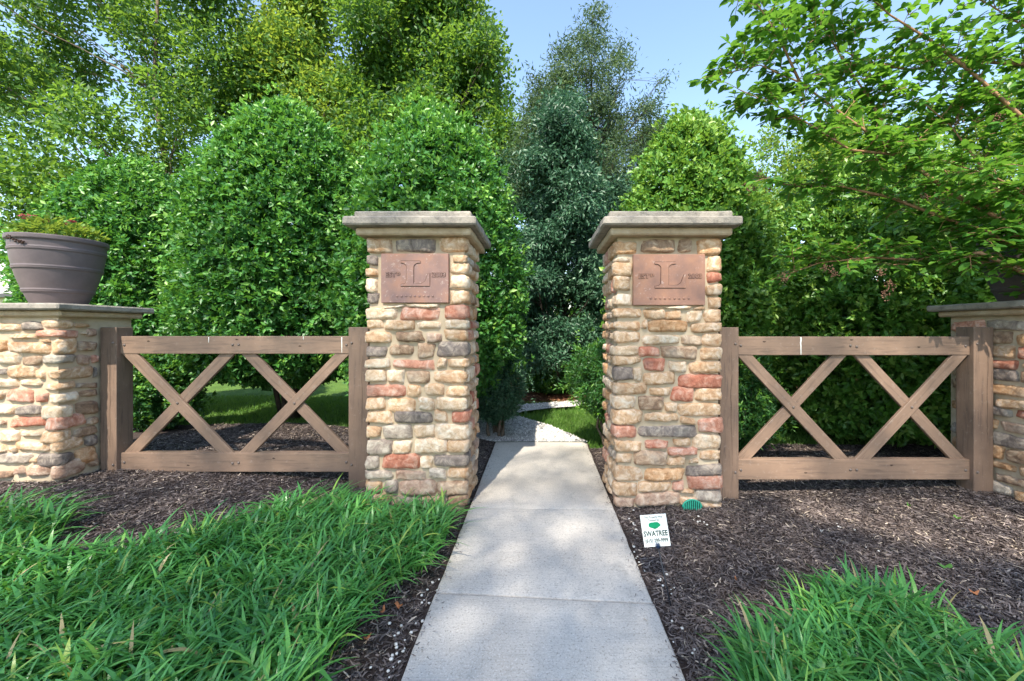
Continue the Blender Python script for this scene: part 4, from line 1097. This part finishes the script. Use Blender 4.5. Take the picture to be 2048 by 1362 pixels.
# slender pointed tree in the middle and blue green tree under it
def spire():
    rs = random.Random(9); out = []
    def env(py): return np.interp(py, [25, 90, 150, 200, 260, 330, 420, 520], [6, 34, 75, 95, 130, 140, 130, 110])
    for py in range(30, 520, 9):
        w = env(py); n = 1 + int(w / 28)
        for _ in range(n):
            if rs.random() < .22: continue
            x = rs.uniform(-1, 1) * w
            out.append(pc(1182 + x + 6 * math.sin(py * .05), py + rs.uniform(-8, 8) - abs(x) * .15, 11.2 + rs.uniform(-.8, .8), rs.uniform(9, 19) + w * .05))
    out += [pc(1072, 160, 11, 10), pc(1062, 148, 11, 7), pc(1085, 185, 11, 12), pc(1325, 165, 11, 8), pc(1330, 150, 11, 6), pc(1318, 195, 11, 10), pc(1300, 215, 11, 13), pc(1240, 90, 11, 8), pc(1228, 115, 11, 12), pc(1110, 145, 11, 7)]
    out += [pc(rs.uniform(1040, 1235), rs.uniform(285, 400), rs.uniform(8.6, 9.6), rs.uniform(16, 26)) for _ in range(16)]
    return out
tree('conifer', 'slender grey green pointed tree against the sky between the pillars', (1.45, 11.3, 0), [(1.45, 11.3, -.2), (1.45, 11.3, 3), (1.5, 11.2, 6), (1.44, 11.2, 8.5), (1.45, 11.2, 10.1)], .08, spire(), 64000, .13, .034, L_GREY, M_DBARK, 24, .05, .9)
def layered():
    rs = random.Random(12); out = []
    for py in range(215, 735, 22):
        w = float(np.interp(py, [215, 330, 450, 560, 735], [10, 55, 92, 110, 130]))
        for _ in range(3 + int(w / 40)):
            out.append(pc(1130 + rs.uniform(-1, 1) * w, py + rs.uniform(-12, 12), 8.9 + rs.uniform(-.9, .9), rs.uniform(20, 33)))
    return out
tree('pin_oak', 'blue green tree with layered drooping branches seen between the pillars', (0.55, 9.3, 0), [(.55, 9.3, -.2), (.56, 9.3, 1.5), (.5, 9.2, 3), (.55, 9.2, 5.2)], .08, layered(), 70000, .115, .045, L_BLUE, M_DBARK, 25, .25, .55)
rb = rnd_clumps(6, [(1180, 560, 10.5, 45), (1210, 480, 10.5, 45), (1060, 560, 10.5, 45), (1240, 620, 10, 40), (1040, 650, 10.5, 40), (1230, 400, 10.5, 45), (1040, 330, 10.3, 35), (1050, 410, 10.3, 38), (1045, 490, 10.3, 38)], 22, 3)
tree('pin_oak', 'dark tree whose low crown closes the gap beside the right pillar', (2.0, 10.9, 0), [(2.0, 10.9, -.2), (2.0, 10.9, 2), (1.9, 10.8, 4.5)], .09, rb, 34000, .11, .05, L_BLUE, M_DBARK, 26, .2, .6)
C2 = rnd_clumps(7, [(1510, 480, 8.5, 35), (1530, 560, 8.5, 40), (1505, 640, 8.5, 40), (1550, 430, 9, 35), (1490, 420, 9, 35), (1530, 720, 8.5, 45), (1500, 370, 9, 28)], 18, 2)
tree('feathery_tree', 'light green feathery tree in the gap right of the right pillar', (4.9, 8.8, 0), [(4.9, 8.8, -.2), (4.85, 8.7, 1.5), (4.8, 8.6, 4.2)], .07, C2, 22000, .10, .036, L_YEL, M_BARK, 27, .15)
C3 = rnd_clumps(8, [(1560, 290, 13, 28), (1590, 340, 12.5, 45), (1660, 330, 12.5, 50), (1720, 260, 13, 55), (1800, 300, 13, 60), (1880, 380, 12, 65), (1960, 420, 12, 60), (1840, 450, 12, 55), (1750, 380, 12.5, 50), (1640, 400, 12, 45), (2040, 360, 12, 70), (1990, 290, 13, 50), (2100, 200, 13, 80), (1700, 470, 11.5, 45), (1950, 500, 11.5, 60)], 26, 2)
tree('shade_tree', 'sunlit yellow green tree behind the crape myrtle at right', (11.5, 12.8, 0), [(11.5, 12.8, -.2), (11.4, 12.7, 2.5), (11.3, 12.6, 5), (11.3, 12.6, 7.2)], .14, C3, 40000, .13, .07, L_YEL, M_BARK, 28)
# two unseen trees added behind the camera to filter the sun; their thin high crowns keep the entrance in light, broken shade
for k_, (bx, by, sd, lab) in enumerate(((-1.6, -16.8, 29, 'tall thin crowned tree behind the camera, nearer the path'), (-7.6, -16.6, 30, 'tall thin crowned tree behind the camera, farther left'))):
    rs_ = random.Random(sd); S = []
    for _ in range(60):
        S.append((bx + rs_.uniform(-3.6, 3.6), by + rs_.uniform(-4.6, 3.4), rs_.uniform(16.5, 24.2), rs_.uniform(1.7, 2.3)))
    tree('shade_tree', lab, (bx, by, 0), [(bx, by, -.2), (bx + .1, by, 6), (bx, by + .1, 12), (bx - .1, by, 18), (bx, by, 25)], .3, S, SHADE_N, .125, .065, L_TREE, M_BARK, sd, horiz=.3, limbs=False)

# distant wood that closes the view
def far_wood():
    r = np.random.default_rng(4); n = 42000
    X = r.uniform(-34, 34, n); H = 3.6 + 1.3 * np.sin(X * .7) + .9 * np.sin(X * 1.9 + 1)
    Z = r.random(n) ** .8 * H; Y = 21 + 2 * np.sin(X * .5) + r.normal(0, .8, n)
    C = np.column_stack([X, Y, Z]); D = rand_dirs(n); N = rand_dirs(n) + np.array([0, 0, .4])
    V, T = leaves(C, D, N, r.uniform(.25, .45, n), r.uniform(.15, .28, n))
    tag(np_mesh('far_wood', V, T, L_TREE, None, np.repeat(np.clip(r.normal(.5, .2, n), 0, 1), 2)), 'dark green wood far behind the trees', 'wood', kind='stuff')
far_wood()
for k, (x, y, h, rr) in enumerate(((-.4, 10.1, 1.9, .05), (.1, 10.6, 2.2, .06), (.95, 10.3, 2.0, .05), (1.35, 10.0, 1.8, .045), (-.05, 11.3, 2.4, .07))):
    pass

# pale building beyond the left pier
def building():
    root = empty('house', (-17.5, 13.5, 0), 'pale cream building glimpsed behind the left planter pot', 'house')
    bm = bmesh.new(); box(bm, (-22, 13.0, -.1), (-13.2, 17, 2.55)); bm_obj('wall', bm, M_WALL, root)
    bm = bmesh.new(); box(bm, (-22.2, 12.75, 2.5), (-13.0, 12.9, 2.62)); g = bm_obj('gutter', bm, M_GUT, root)
    bm = bmesh.new(); tube(bm, [(-14.0, 12.82, 2.5), (-14.0, 12.9, 2.35), (-14.0, 12.95, 0.0)], [.045] * 3, 8); bm_obj('downpipe', bm, M_GUT, root, True)
    bm = bmesh.new(); v = [bm.verts.new(p) for p in ((-22.3, 12.8, 2.62), (-12.9, 12.8, 2.62), (-12.9, 17.2, 2.62), (-22.3, 17.2, 2.62), (-20, 15, 4.0), (-15, 15, 4.0))]
    for f in ((0, 1, 5, 4), (1, 2, 5), (2, 3, 4, 5), (3, 0, 4), (3, 2, 1, 0)): bm.faces.new([v[i] for i in f])
    bm_obj('roof', bm, M_ROOF, root)
building()

# ------------------------------------------------------------------ crape myrtle leaning in from the right
def crape():
    base = (4.35, 2.35, 0.03); rs = random.Random(3); r = np.random.default_rng(33)
    root = empty('crape_myrtle', base, 'crape myrtle reaching in from the right with bright leaves and brown seed clusters', 'tree')
    fork = Vector((4.22, 2.45, 1.25))
    bm = bmesh.new(); tube(bm, [base, (4.3, 2.4, .6), fork], [.075, .065, .058], 10); bm_obj('trunk', bm, M_CBARK, root, True)
    limbs = [
        [(2220, 560, 2.6), (2060, 470, 2.65), (1900, 385, 2.7), (1800, 310, 2.7), (1700, 240, 2.65), (1600, 165, 2.6), (1520, 130, 2.55), (1440, 150, 2.5)],
        [(2220, 600, 2.7), (2050, 500, 2.85), (1900, 440, 2.9), (1780, 395, 2.95), (1680, 372, 2.95), (1610, 375, 2.9), (1550, 365, 2.9)],
        [(2230, 640, 2.8), (2080, 560, 3.0), (1960, 505, 3.05), (1850, 520, 3.05), (1740, 515, 3.0), (1640, 525, 3.0), (1585, 545, 3.0)],
        [(2220, 420, 2.4), (2060, 250, 2.5), (1950, 150, 2.5), (1860, 80, 2.45), (1780, 30, 2.4), (1700, -40, 2.4)],
        [(2200, 380, 2.6), (2050, 130, 2.9), (1930, 120, 3.0), (1820, 140, 3.1), (1720, 120, 3.1), (1620, 60, 3.0), (1540, 30, 2.9)],
        [(1800, 310, 2.7), (1700, 300, 2.5), (1630, 255, 2.45), (1560, 215, 2.4), (1480, 180, 2.35)],
        [(1800, 310, 2.7), (1740, 200, 2.9), (1680, 110, 2.9), (1640, 40, 2.85), (1610, -20, 2.8)],
        [(2060, 470, 2.65), (1960, 330, 2.75), (1900, 250, 2.8), (1840, 200, 2.8), (1780, 180, 2.75)],
        [(2100, 300, 2.9), (2000, 210, 3.2), (1930, 200, 3.3), (1860, 250, 3.3), (1800, 270, 3.3)],
        [(2150, 200, 2.6), (2060, 60, 2.7), (1980, 10, 2.7), (1900, -30, 2.7)],
        [(2120, 480, 2.4), (2040, 380, 2.2), (1980, 350, 2.15), (1910, 330, 2.1)],
        [(1600, 165, 2.6), (1560, 80, 2.55), (1530, 30, 2.5), (1500, -10, 2.5)],
        [(2090, 540, 2.9), (2040, 470, 3.0), (1980, 480, 3.05), (1900, 460, 3.1)],
    ]
    twigs = []; bml = []
    for li, L in enumerate(limbs):
        pts = [at(p[0], p[1], (p[2] * .6 + 1.65) if not (p[0] > 1900 and p[1] > 420) else 3.12) for p in L]
        if li in (0, 1, 2, 3, 4): pts = [fork] + pts
        n = len(pts); r0 = .024 if li < 5 else .011
        bm = bmesh.new(); tube(bm, pts, [max(.0035, r0 * (1 - i / (n - .3))) for i in range(n)], 7)
        bm_obj('limb', bm, M_CBARK, root, True)
        # side twigs
        for i in range(1 if li >= 5 else 2, n - 0):
            a = pts[i - 1]; b = pts[min(i, n - 1)]
            seg = (b - a).length; m = max(2, int(seg / .050))
            for k in range(m):
                t = (k + rs.random()) / m; p = a.lerp(b, t); d = (b - a).normalized()
                q = (d * rs.uniform(.3, 1.0) + Vector((rs.uniform(-1, 1), rs.uniform(-1, 1), rs.uniform(-.5, .7)))).normalized()
                l = rs.uniform(.10, .30); twigs.append((p, q, l))
                for _ in range(2 + int(l * 6)):
                    q2 = (q * .6 + Vector((rs.uniform(-1, 1), rs.uniform(-1, 1), rs.uniform(-.6, .6)))).normalized(); twigs.append((p + q * l * rs.uniform(.25, .95), q2, rs.uniform(.07, .17)))
        twigs.append((pts[-1], (pts[-1] - pts[-2]).normalized(), .2))
    bm = bmesh.new(); LC, LD, LN = [], [], []
    for (p, q, l) in twigs:
        e = p + q * l; mid = p.lerp(e, .5) + Vector((0, 0, .012))
        tube(bm, [p, mid, e], [.0032, .0024, .0014], 4)
        m = max(3, int(l / .028))
        for k in range(m):
            t = (k + .8) / m; c = p.lerp(e, t); side = 1 if k % 2 else -1
            s = q.cross(Vector((rs.uniform(-.3, .3), rs.uniform(-.3, .3), 1))).normalized() * side
            for s2 in ((s,) if k < m - 1 else (s, -s, q)):
                d = (q * .55 + s2 * .9 + Vector((rs.uniform(-.3, .3), rs.uniform(-.3, .3), rs.uniform(-.35, .25)))).normalized()
                nn = Vector((rs.uniform(-.6, .6), rs.uniform(-.8, .3), 1)).normalized()
                LC.append(c); LD.append(d); LN.append(nn)
    bm_obj('twigs', bm, M_CBARK, root)['kind'] = 'stuff'; print('crape leaves', len(LC))
    # oval leaves: 10-vertex outline folded along the midrib
    C = np.array(LC); D = np.array(LD); N = np.array(LN); k_ = sun_clear(C); C, D, N = C[k_], nrm(D[k_]), N[k_]; n = len(C)
    S_ = nrm(np.cross(D, N)); U = np.cross(S_, D)
    Ls = r.uniform(.052, .094, n); Ws = Ls * r.uniform(.50, .62, n); tone = np.clip(r.normal(.5, .2, n), 0, 1)
    prof = [(0.0, 0.0), (.18, .62), (.45, 1.0), (.75, .74), (1.0, 0.0)]
    px = (C[:, 0] / C[:, 1]) * F + CX; py = HY - (C[:, 2] - CH) / C[:, 1] * F
    vis = (px > 1380) & (px < 2040) & (py > 4) & (py < 640)
    size = Ls / C[:, 1] * vis
    big = np.argsort(-size)[:300]; bigset = np.zeros(n, bool); bigset[big] = True
    def geom(i):
        V, T = [], []
        for (t, w) in prof:
            c = C[i] + D[i] * Ls[i] * t - U[i] * Ls[i] * .16 * t * t
            V.append(c)
            if 0 < t < 1:
                V.append(c + S_[i] * Ws[i] * .5 * w + U[i] * Ws[i] * .16 * w); V.append(c - S_[i] * Ws[i] * .5 * w + U[i] * Ws[i] * .16 * w)
        # indices: 0 base; (1,2,3) (4,5,6) (7,8,9); 10 tip
        T = [(0, 1, 2), (0, 3, 1), (1, 4, 5), (1, 5, 2), (1, 3, 6), (1, 6, 4), (4, 7, 8), (4, 8, 5), (4, 6, 9), (4, 9, 7), (7, 10, 8), (7, 9, 10)]
        return np.array(V), np.array(T)
    VV, TT, RR, o = [], [], [], 0
    for i in range(n):
        V, T = geom(i)
        if bigset[i]:
            np_mesh('leaf', V, T, L_CRAPE, root, np.full(12, tone[i]))
        else:
            VV.append(V); TT.append(T + o); RR.append(np.full(12, tone[i])); o += len(V)
    f = np_mesh('foliage', np.concatenate(VV), np.concatenate(TT), L_CRAPE, root, np.concatenate(RR)); f['kind'] = 'stuff'
    # dry seed clusters left from last year
    for (x, y, Y, s) in ((1520, 350, 2.9, 1.2), (1500, 375, 2.9, 1.1), (1540, 372, 2.85, .9), (1880, 400, 2.5, 1.1), (1665, 545, 2.95, .9), (1650, 535, 2.95, .7), (1780, 570, 2.9, 1.1), (1770, 590, 2.9, .9), (1760, 545, 2.9, .9), (1925, 540, 2.9, 1.1), (1915, 240, 2.7, 1.0), (1850, 395, 2.6, .8), (1620, 180, 2.6, .8), (1995, 235, 2.5, .9), (1570, 555, 2.95, .8), (1868, 325, 2.6, .8)):
        c = at(x, y, min(Y * .6 + 1.65, 3.3)); bm = bmesh.new()
        for _ in range(24):
            q = c + Vector((rs.gauss(0, .022), rs.gauss(0, .02), rs.gauss(-.01, .024))) * s
            mt = Matrix.Translation(q) @ Matrix.Rotation(rs.uniform(0, 3), 4, 'X') @ Matrix.Diagonal((1, 1, 1.35, 1))
            bmesh.ops.create_icosphere(bm, subdivisions=1, radius=rs.uniform(.004, .0062), matrix=mt)
            if _ % 3 == 0: tube(bm, [c + Vector((0, 0, .045 * s)), q], [.0014, .001], 3)
        bm_obj('seed_cluster', bm, M_POD, root, True)
crape()

# ------------------------------------------------------------------ strap-leaved ground cover
def liriope(name, label, poly, n_cl, seed, hmin=.16, hmax=.30, edge=0.02):
    r = np.random.default_rng(seed); P = []
    xs = [p[0] for p in poly]; ys = [p[1] for p in poly]
    while len(P) < n_cl:
        q = np.column_stack([r.uniform(min(xs), max(xs), 4000), r.uniform(min(ys), max(ys), 4000)])
        q = q[inpoly(q, poly)]; P.extend(q.tolist())
    P = np.array(P[:n_cl]); per = 9
    clump = r.normal(0, .10, n_cl); lean = r.normal(0, .22, (n_cl, 2)) + np.array([.10, .02])
    C = np.repeat(P, per, 0) + r.normal(0, .02, (n_cl * per, 2)); m = len(C)
    a = r.uniform(0, 2 * np.pi, m); out = np.column_stack([np.cos(a), np.sin(a)]) + np.repeat(lean, per, 0)
    H = r.uniform(hmin, hmax, m); Ln = H * r.uniform(1.0, 1.35, m); sp = r.uniform(.35, 1.12, m); w = r.uniform(.007, .0205, m)
    K = 6; V = np.zeros((m, K + 1, 2, 3)); z0 = gz(C[:, 0], C[:, 1])
    tw = r.uniform(-.7, .7, m); sx = np.column_stack([-out[:, 1], out[:, 0]]); sx = nrm(np.column_stack([sx, tw * .5]))
    for k in range(K + 1):
        t = k / K
        ang = sp * (0.25 + 1.55 * t ** 1.3)           # arching over
        # integrate roughly: rise, then fall outwards
        hor = Ln * (t * .32 + .60 * t * t * sp) * .88; ver = H * (t * 1.25 - .50 * t ** 2.4 * (0.4 + sp))
        c = np.column_stack([C[:, 0] + out[:, 0] * hor, C[:, 1] + out[:, 1] * hor, z0 - .01 + ver])
        ww = w * (1 - .25 * abs(t - .35)) * (1 if t < .7 else max(.04, (1 - t) / .3)) * (.65 if k == 0 else 1)
        V[:, k, 0] = c + sx * ww[:, None] * .5; V[:, k, 1] = c - sx * ww[:, None] * .5
    V = V.reshape(-1, 3); i = np.arange(m)[:, None] * (2 * (K + 1))
    Q = np.concatenate([i + np.array([[2 * k, 2 * k + 1, 2 * k + 3, 2 * k + 2]]) for k in range(K)], 1).reshape(-1, 4)
    rnd = np.clip(.46 + np.repeat(clump, per) + r.normal(0, .17, m) + (r.random(m) < .05) * .38, 0, .96) + (r.random(m) < .016) * 1.0
    rnd = np.clip(rnd, 0, 1)
    o = np_mesh(name, V, Q, L_LIRI, None, np.repeat(rnd, K), True, 4)
    return tag(o, label, 'ground cover', kind='stuff')
POLY_L = [(-.95, 1.05), (-.93, 1.75), (-.86, 2.1), (-.72, 2.4), (-.68, 2.8), (-.74, 3.08), (-1.2, 3.14), (-1.6, 3.10), (-1.95, 3.04), (-2.1, 2.72), (-2.4, 2.46), (-2.8, 2.28), (-3.05, 2.35), (-3.1, 2.6), (-3.4, 2.74), (-4.6, 2.74), (-4.6, 1.05)]
POLY_R = [(.76, 1.05), (.78, 1.5), (.90, 1.72), (1.12, 1.76), (1.32, 1.98), (1.62, 2.08), (1.84, 1.9), (1.90, 1.62), (2.2, 1.46), (2.4, 1.05)]
liriope('grassy_ground_cover', 'mass of green strap-leaved liriope left of the path', POLY_L, 1900, 51, .15, .285)
liriope('grassy_ground_cover', 'clump of green strap-leaved liriope at the lower right', POLY_R, 620, 52, .16, .29)

# ------------------------------------------------------------------ mulch, lawn blades, litter
def chips(name, label, region, n, lm, seed, lmin, lmax, wmin, wmax, zf, kind='stuff', cat='mulch'):
    r = np.random.default_rng(seed)
    P = region(r, n); n = len(P)
    a = r.uniform(0, 2 * np.pi, n); L = r.uniform(lmin, lmax, n) ** 1.0; w = r.uniform(wmin, wmax, n); th = w * r.uniform(.25, .6, n)
    tilt = r.normal(0, .22, n); z = zf(P[:, 0], P[:, 1]) + r.uniform(0.0, .014, n)
    D = np.column_stack([np.cos(a) * np.cos(tilt), np.sin(a) * np.cos(tilt), np.sin(tilt)])
    S = nrm(np.column_stack([-np.sin(a), np.cos(a), r.normal(0, .35, n)])); U = np.cross(D, S)
    C = np.column_stack([P, z])
    bend = r.normal(0, .14, n)[:, None] * L[:, None]
    V = np.zeros((n, 6, 3))
    hl = L[:, None] * .5; hw = w[:, None] * .5; ht = th[:, None]
    # ridge-shaped splinter: three stations, each with a top ridge and two sides folded into 2 strips
    for k, s in enumerate((-1, 0, 1)):
        c = C + D * hl * s + S * bend * (1 - s * s); ww = hw * (1 if s == 0 else .55)
        V[:, k * 2] = c + S * ww + U * ht * .2; V[:, k * 2 + 1] = c - S * ww + U * ht * (1 if s == 0 else .6)
    V = V.reshape(-1, 3); i = np.arange(n)[:, None] * 6
    Q = np.concatenate([i + np.array([[0, 1, 3, 2]]), i + np.array([[2, 3, 5, 4]])], 1).reshape(-1, 4)
    rnd = np.clip(r.normal(.46, .24, n) + (r.random(n) < .03) * .5, 0, 1)
    return tag(np_mesh(name, V, Q, lm, None, np.repeat(rnd, 2), False, 4), label, cat, kind=kind)

def reg_left(r, n):
    q = np.column_stack([r.uniform(-4.6, -.60, n), r.uniform(1.1, 5.6, n)])
    d = np.sqrt(q[:, 0] ** 2 + q[:, 1] ** 2); keep = r.random(n) < np.clip(4.6 / (d + .5), .3, 1)
    deep = inpoly(q, [(-4.6, 1.0), (-1.1, 1.0), (-1.1, 2.9), (-1.9, 2.95), (-2.6, 2.3), (-4.6, 2.7)])
    return q[keep & ~deep]
def reg_right(r, n):
    q = np.column_stack([r.uniform(.625, 4.6, n), r.uniform(1.1, 4.95, n)])
    d = np.sqrt(q[:, 0] ** 2 + q[:, 1] ** 2); keep = r.random(n) < np.clip(4.2 / (d + .3), .3, 1)
    return q[keep]
chips('shredded_mulch', 'dark shredded bark mulch left of the path', reg_left, 95000, L_MULCH, 61, .012, .055, .003, .009, gz)
chips('shredded_mulch', 'dark shredded bark mulch right of the path', reg_right, 120000, L_MULCH, 62, .012, .055, .003, .009, gz)
chips('pine_straw', 'red brown litter on the bed beyond the lawn', lambda r, n: np.column_stack([r.uniform(-3, 3.5, n), r.uniform(8.25, 11, n)]), 9000, L_STRAW, 63, .05, .14, .008, .02, lambda x, y: gz(x, y) - .02 + .10 * ss(8.2, 9.5, y), cat='litter')

def reg_edge(r, n):
    x = np.where(r.random(n) < .5, -.575 + np.abs(r.normal(0, .035, n)), .60 - np.abs(r.normal(0, .035, n)))
    return np.column_stack([x, r.uniform(1.3, 5.1, n)])
chips('bark_crumbs', 'crumbs of bark spilled onto the edges of the concrete path', reg_edge, 420, L_MULCH, 64, .006, .032, .002, .006, lambda x, y: x * 0 + .006, cat='bark')

def lawn():
    r = np.random.default_rng(71); n = 95000
    q = np.column_stack([r.uniform(-8, 8.5, n), 4.8 + 4.6 * r.random(n) ** 1.3])
    ok = ~inpoly(q, GRAVEL) & ~((q[:, 0] < -.55) & (q[:, 1] < 5.62)) & ~((np.abs(q[:, 0]) < .62) & (q[:, 1] < 5.25)) & ~((q[:, 0] > .6) & (q[:, 1] < 4.97)) & ~(q[:, 1] > 8.25)
    q = q[ok]; n = len(q)
    C = np.column_stack([q, gz(q[:, 0], q[:, 1]) - .045]); D = rand_dirs(n) * .55 + np.array([0, 0, 1]); N = rand_dirs(n)
    V, T = leaves(C, D, N, r.uniform(.05, .10, n), r.uniform(.006, .011, n), .1, .3)
    tag(np_mesh('lawn_grass', V, T, L_GRASS, None, np.repeat(np.clip(r.normal(.5, .2, n), 0, 1), 2)), 'short green lawn grass behind the hollies and beside the gravel', 'grass', kind='stuff')
lawn()

def litter():
    rs = random.Random(8)
    def leaf3(name, label, cat, x, y, size, m, seed, rot):
        z = float(gz(x, y)) + .018; bm = bmesh.new(); n = 12
        pts = []
        for k in range(n):
            a = 2 * math.pi * k / n; r_ = size * (.5 + .5 * abs(math.cos(a))) * (1 + .12 * math.sin(a * 5 + seed))
            p = Vector((r_ * math.cos(a), r_ * .62 * math.sin(a), .012 * math.cos(2 * a) + .006 * math.sin(3 * a + seed)))
            pts.append(bm.verts.new(Matrix.Rotation(rot, 4, 'Z') @ p + Vector((x, y, z))))
        c = bm.verts.new((x, y, z - .002))
        for k in range(n): bm.faces.new((c, pts[k], pts[(k + 1) % n]))
        me = bpy.data.meshes.new(name); bmesh.ops.translate(bm, verts=bm.verts, vec=(-x, -y, -z)); bm.to_mesh(me); bm.free()
        if m.name.startswith('fresh'):
            a_ = me.attributes.new('rnd', 'FLOAT', 'FACE'); a_.data.foreach_set('value', [.75] * len(me.polygons))
        o = link(name, me, m); o.location = (x, y, z); tag(o, label, cat)
    for (px, py, s, m, lab) in ((798, 1210, .028, M_DEAD, 'dry orange leaf on the mulch left of the path, the largest one'),
                                (735, 1275, .020, M_DEAD, 'small yellow brown leaf on the mulch below the largest dry leaf'),
                                (765, 1222, .022, M_DEAD, 'curled brown leaf at the edge of the left ground cover'),
                                (1472, 1160, .016, M_DEAD, 'small reddish leaf on the mulch right of the yard sign'),
                                (1948, 1190, .022, M_DEAD, 'tan leaf on the mulch above the right ground cover'),
                                (1890, 1137, .040, L_SHRUB, 'fresh green leaf lying on the right mulch, nearest the camera'),
                                (1915, 1046, .026, L_SHRUB, 'fresh green leaf in the sun fleck on the right mulch'),
                                (1818, 1020, .020, L_SHRUB, 'small green leaf on the mulch below the right fence'),
                                (2010, 988, .045, L_SHRUB, 'green seedling leaf at the foot of the right pier'),
                                (1643, 1066, .012, M_PEB, 'white chip on the mulch below the right fence')):
        Y = CH * F / (py - HY); x = (px - CX) / F * Y
        leaf3('fallen_leaf' if m is not M_PEB else 'white_chip', lab, 'leaf' if m is not M_PEB else 'chip', x, Y, s, m, rs.uniform(0, 6), rs.uniform(0, 6))
    # pale pebbles where the bed meets the path
    r = np.random.default_rng(9); V, T, o = [], [], 0
    ico = bmesh.new(); bmesh.ops.create_icosphere(ico, subdivisions=1, radius=1); iv = np.array([v.co for v in ico.verts]); it = np.array([[v.index for v in f.verts] for f in ico.faces]); ico.free()
    spots = [(-.66, 1.78, 22), (-.62, 2.17, 12), (.68, 3.0, 10), (.72, 2.3, 9), (.66, 1.9, 6), (-.62, 1.55, 8), (1.2, 3.1, 8), (2.2, 2.8, 6), (.64, 2.6, 6)]
    for (x, y, k) in spots:
        for _ in range(k):
            s = r.uniform(.004, .010); p = np.array([x + r.normal(0, .03), y + r.normal(0, .10), 0]); p[2] = gz(p[0], p[1]) + .014
            V.append(iv * s * np.array([1, 1, .7]) * r.uniform(.8, 1.2, (len(iv), 1)) + p); T.append(it + o); o += len(iv)
    tag(np_mesh('pebbles', np.concatenate(V), np.concatenate(T), M_PEB), 'pale pebbles scattered along the edges of the path', 'pebbles', kind='stuff')
    # a few thin dead twigs on the right bed
    for k, (a, b, lab) in enumerate(((((1612, 1088)), (1690, 1130), 'long thin pale twig on the mulch above the right ground cover'),
                                     (((1880, 985)), (1950, 1050), 'thin twig lying on the mulch in front of the right fence post'),
                                     (((1930, 1200)), (2040, 1262), 'bent twig on the mulch at the right edge'))):
        q = []
        for (px, py) in (a, b):
            Y = CH * F / (py - HY); q.append(((px - CX) / F * Y, Y, float(gz((px - CX) / F * Y, Y)) + .02))
        root = bmesh.new(); pts = curve_pts(q[0], q[1], .01, 6, .012); tube(root, pts, [.0035 - .0004 * i for i in range(7)], 5)
        me = bpy.data.meshes.new('twig'); bmesh.ops.translate(root, verts=root.verts, vec=-Vector(q[0])); root.to_mesh(me); root.free()
        o = link('twig', me, M_BARK); o.location = q[0]; tag(o, lab, 'twig')
litter()

# ------------------------------------------------------------------ what belongs together
for o in bpy.data.objects:
    if o.parent is None and 'category' in o.keys() and 'group' not in o.keys():
        g = {'pillar': 'tall stone pillars of the gateway', 'pier': 'low stone piers at the ends of the fences', 'fence': 'cross-braced fences of the gateway', 'planter': 'planter pots on the piers',
             'leaf': 'fallen leaves on the mulch', 'twig': 'dead twigs on the mulch'}.get(o['category'])
        if g: o['group'] = g
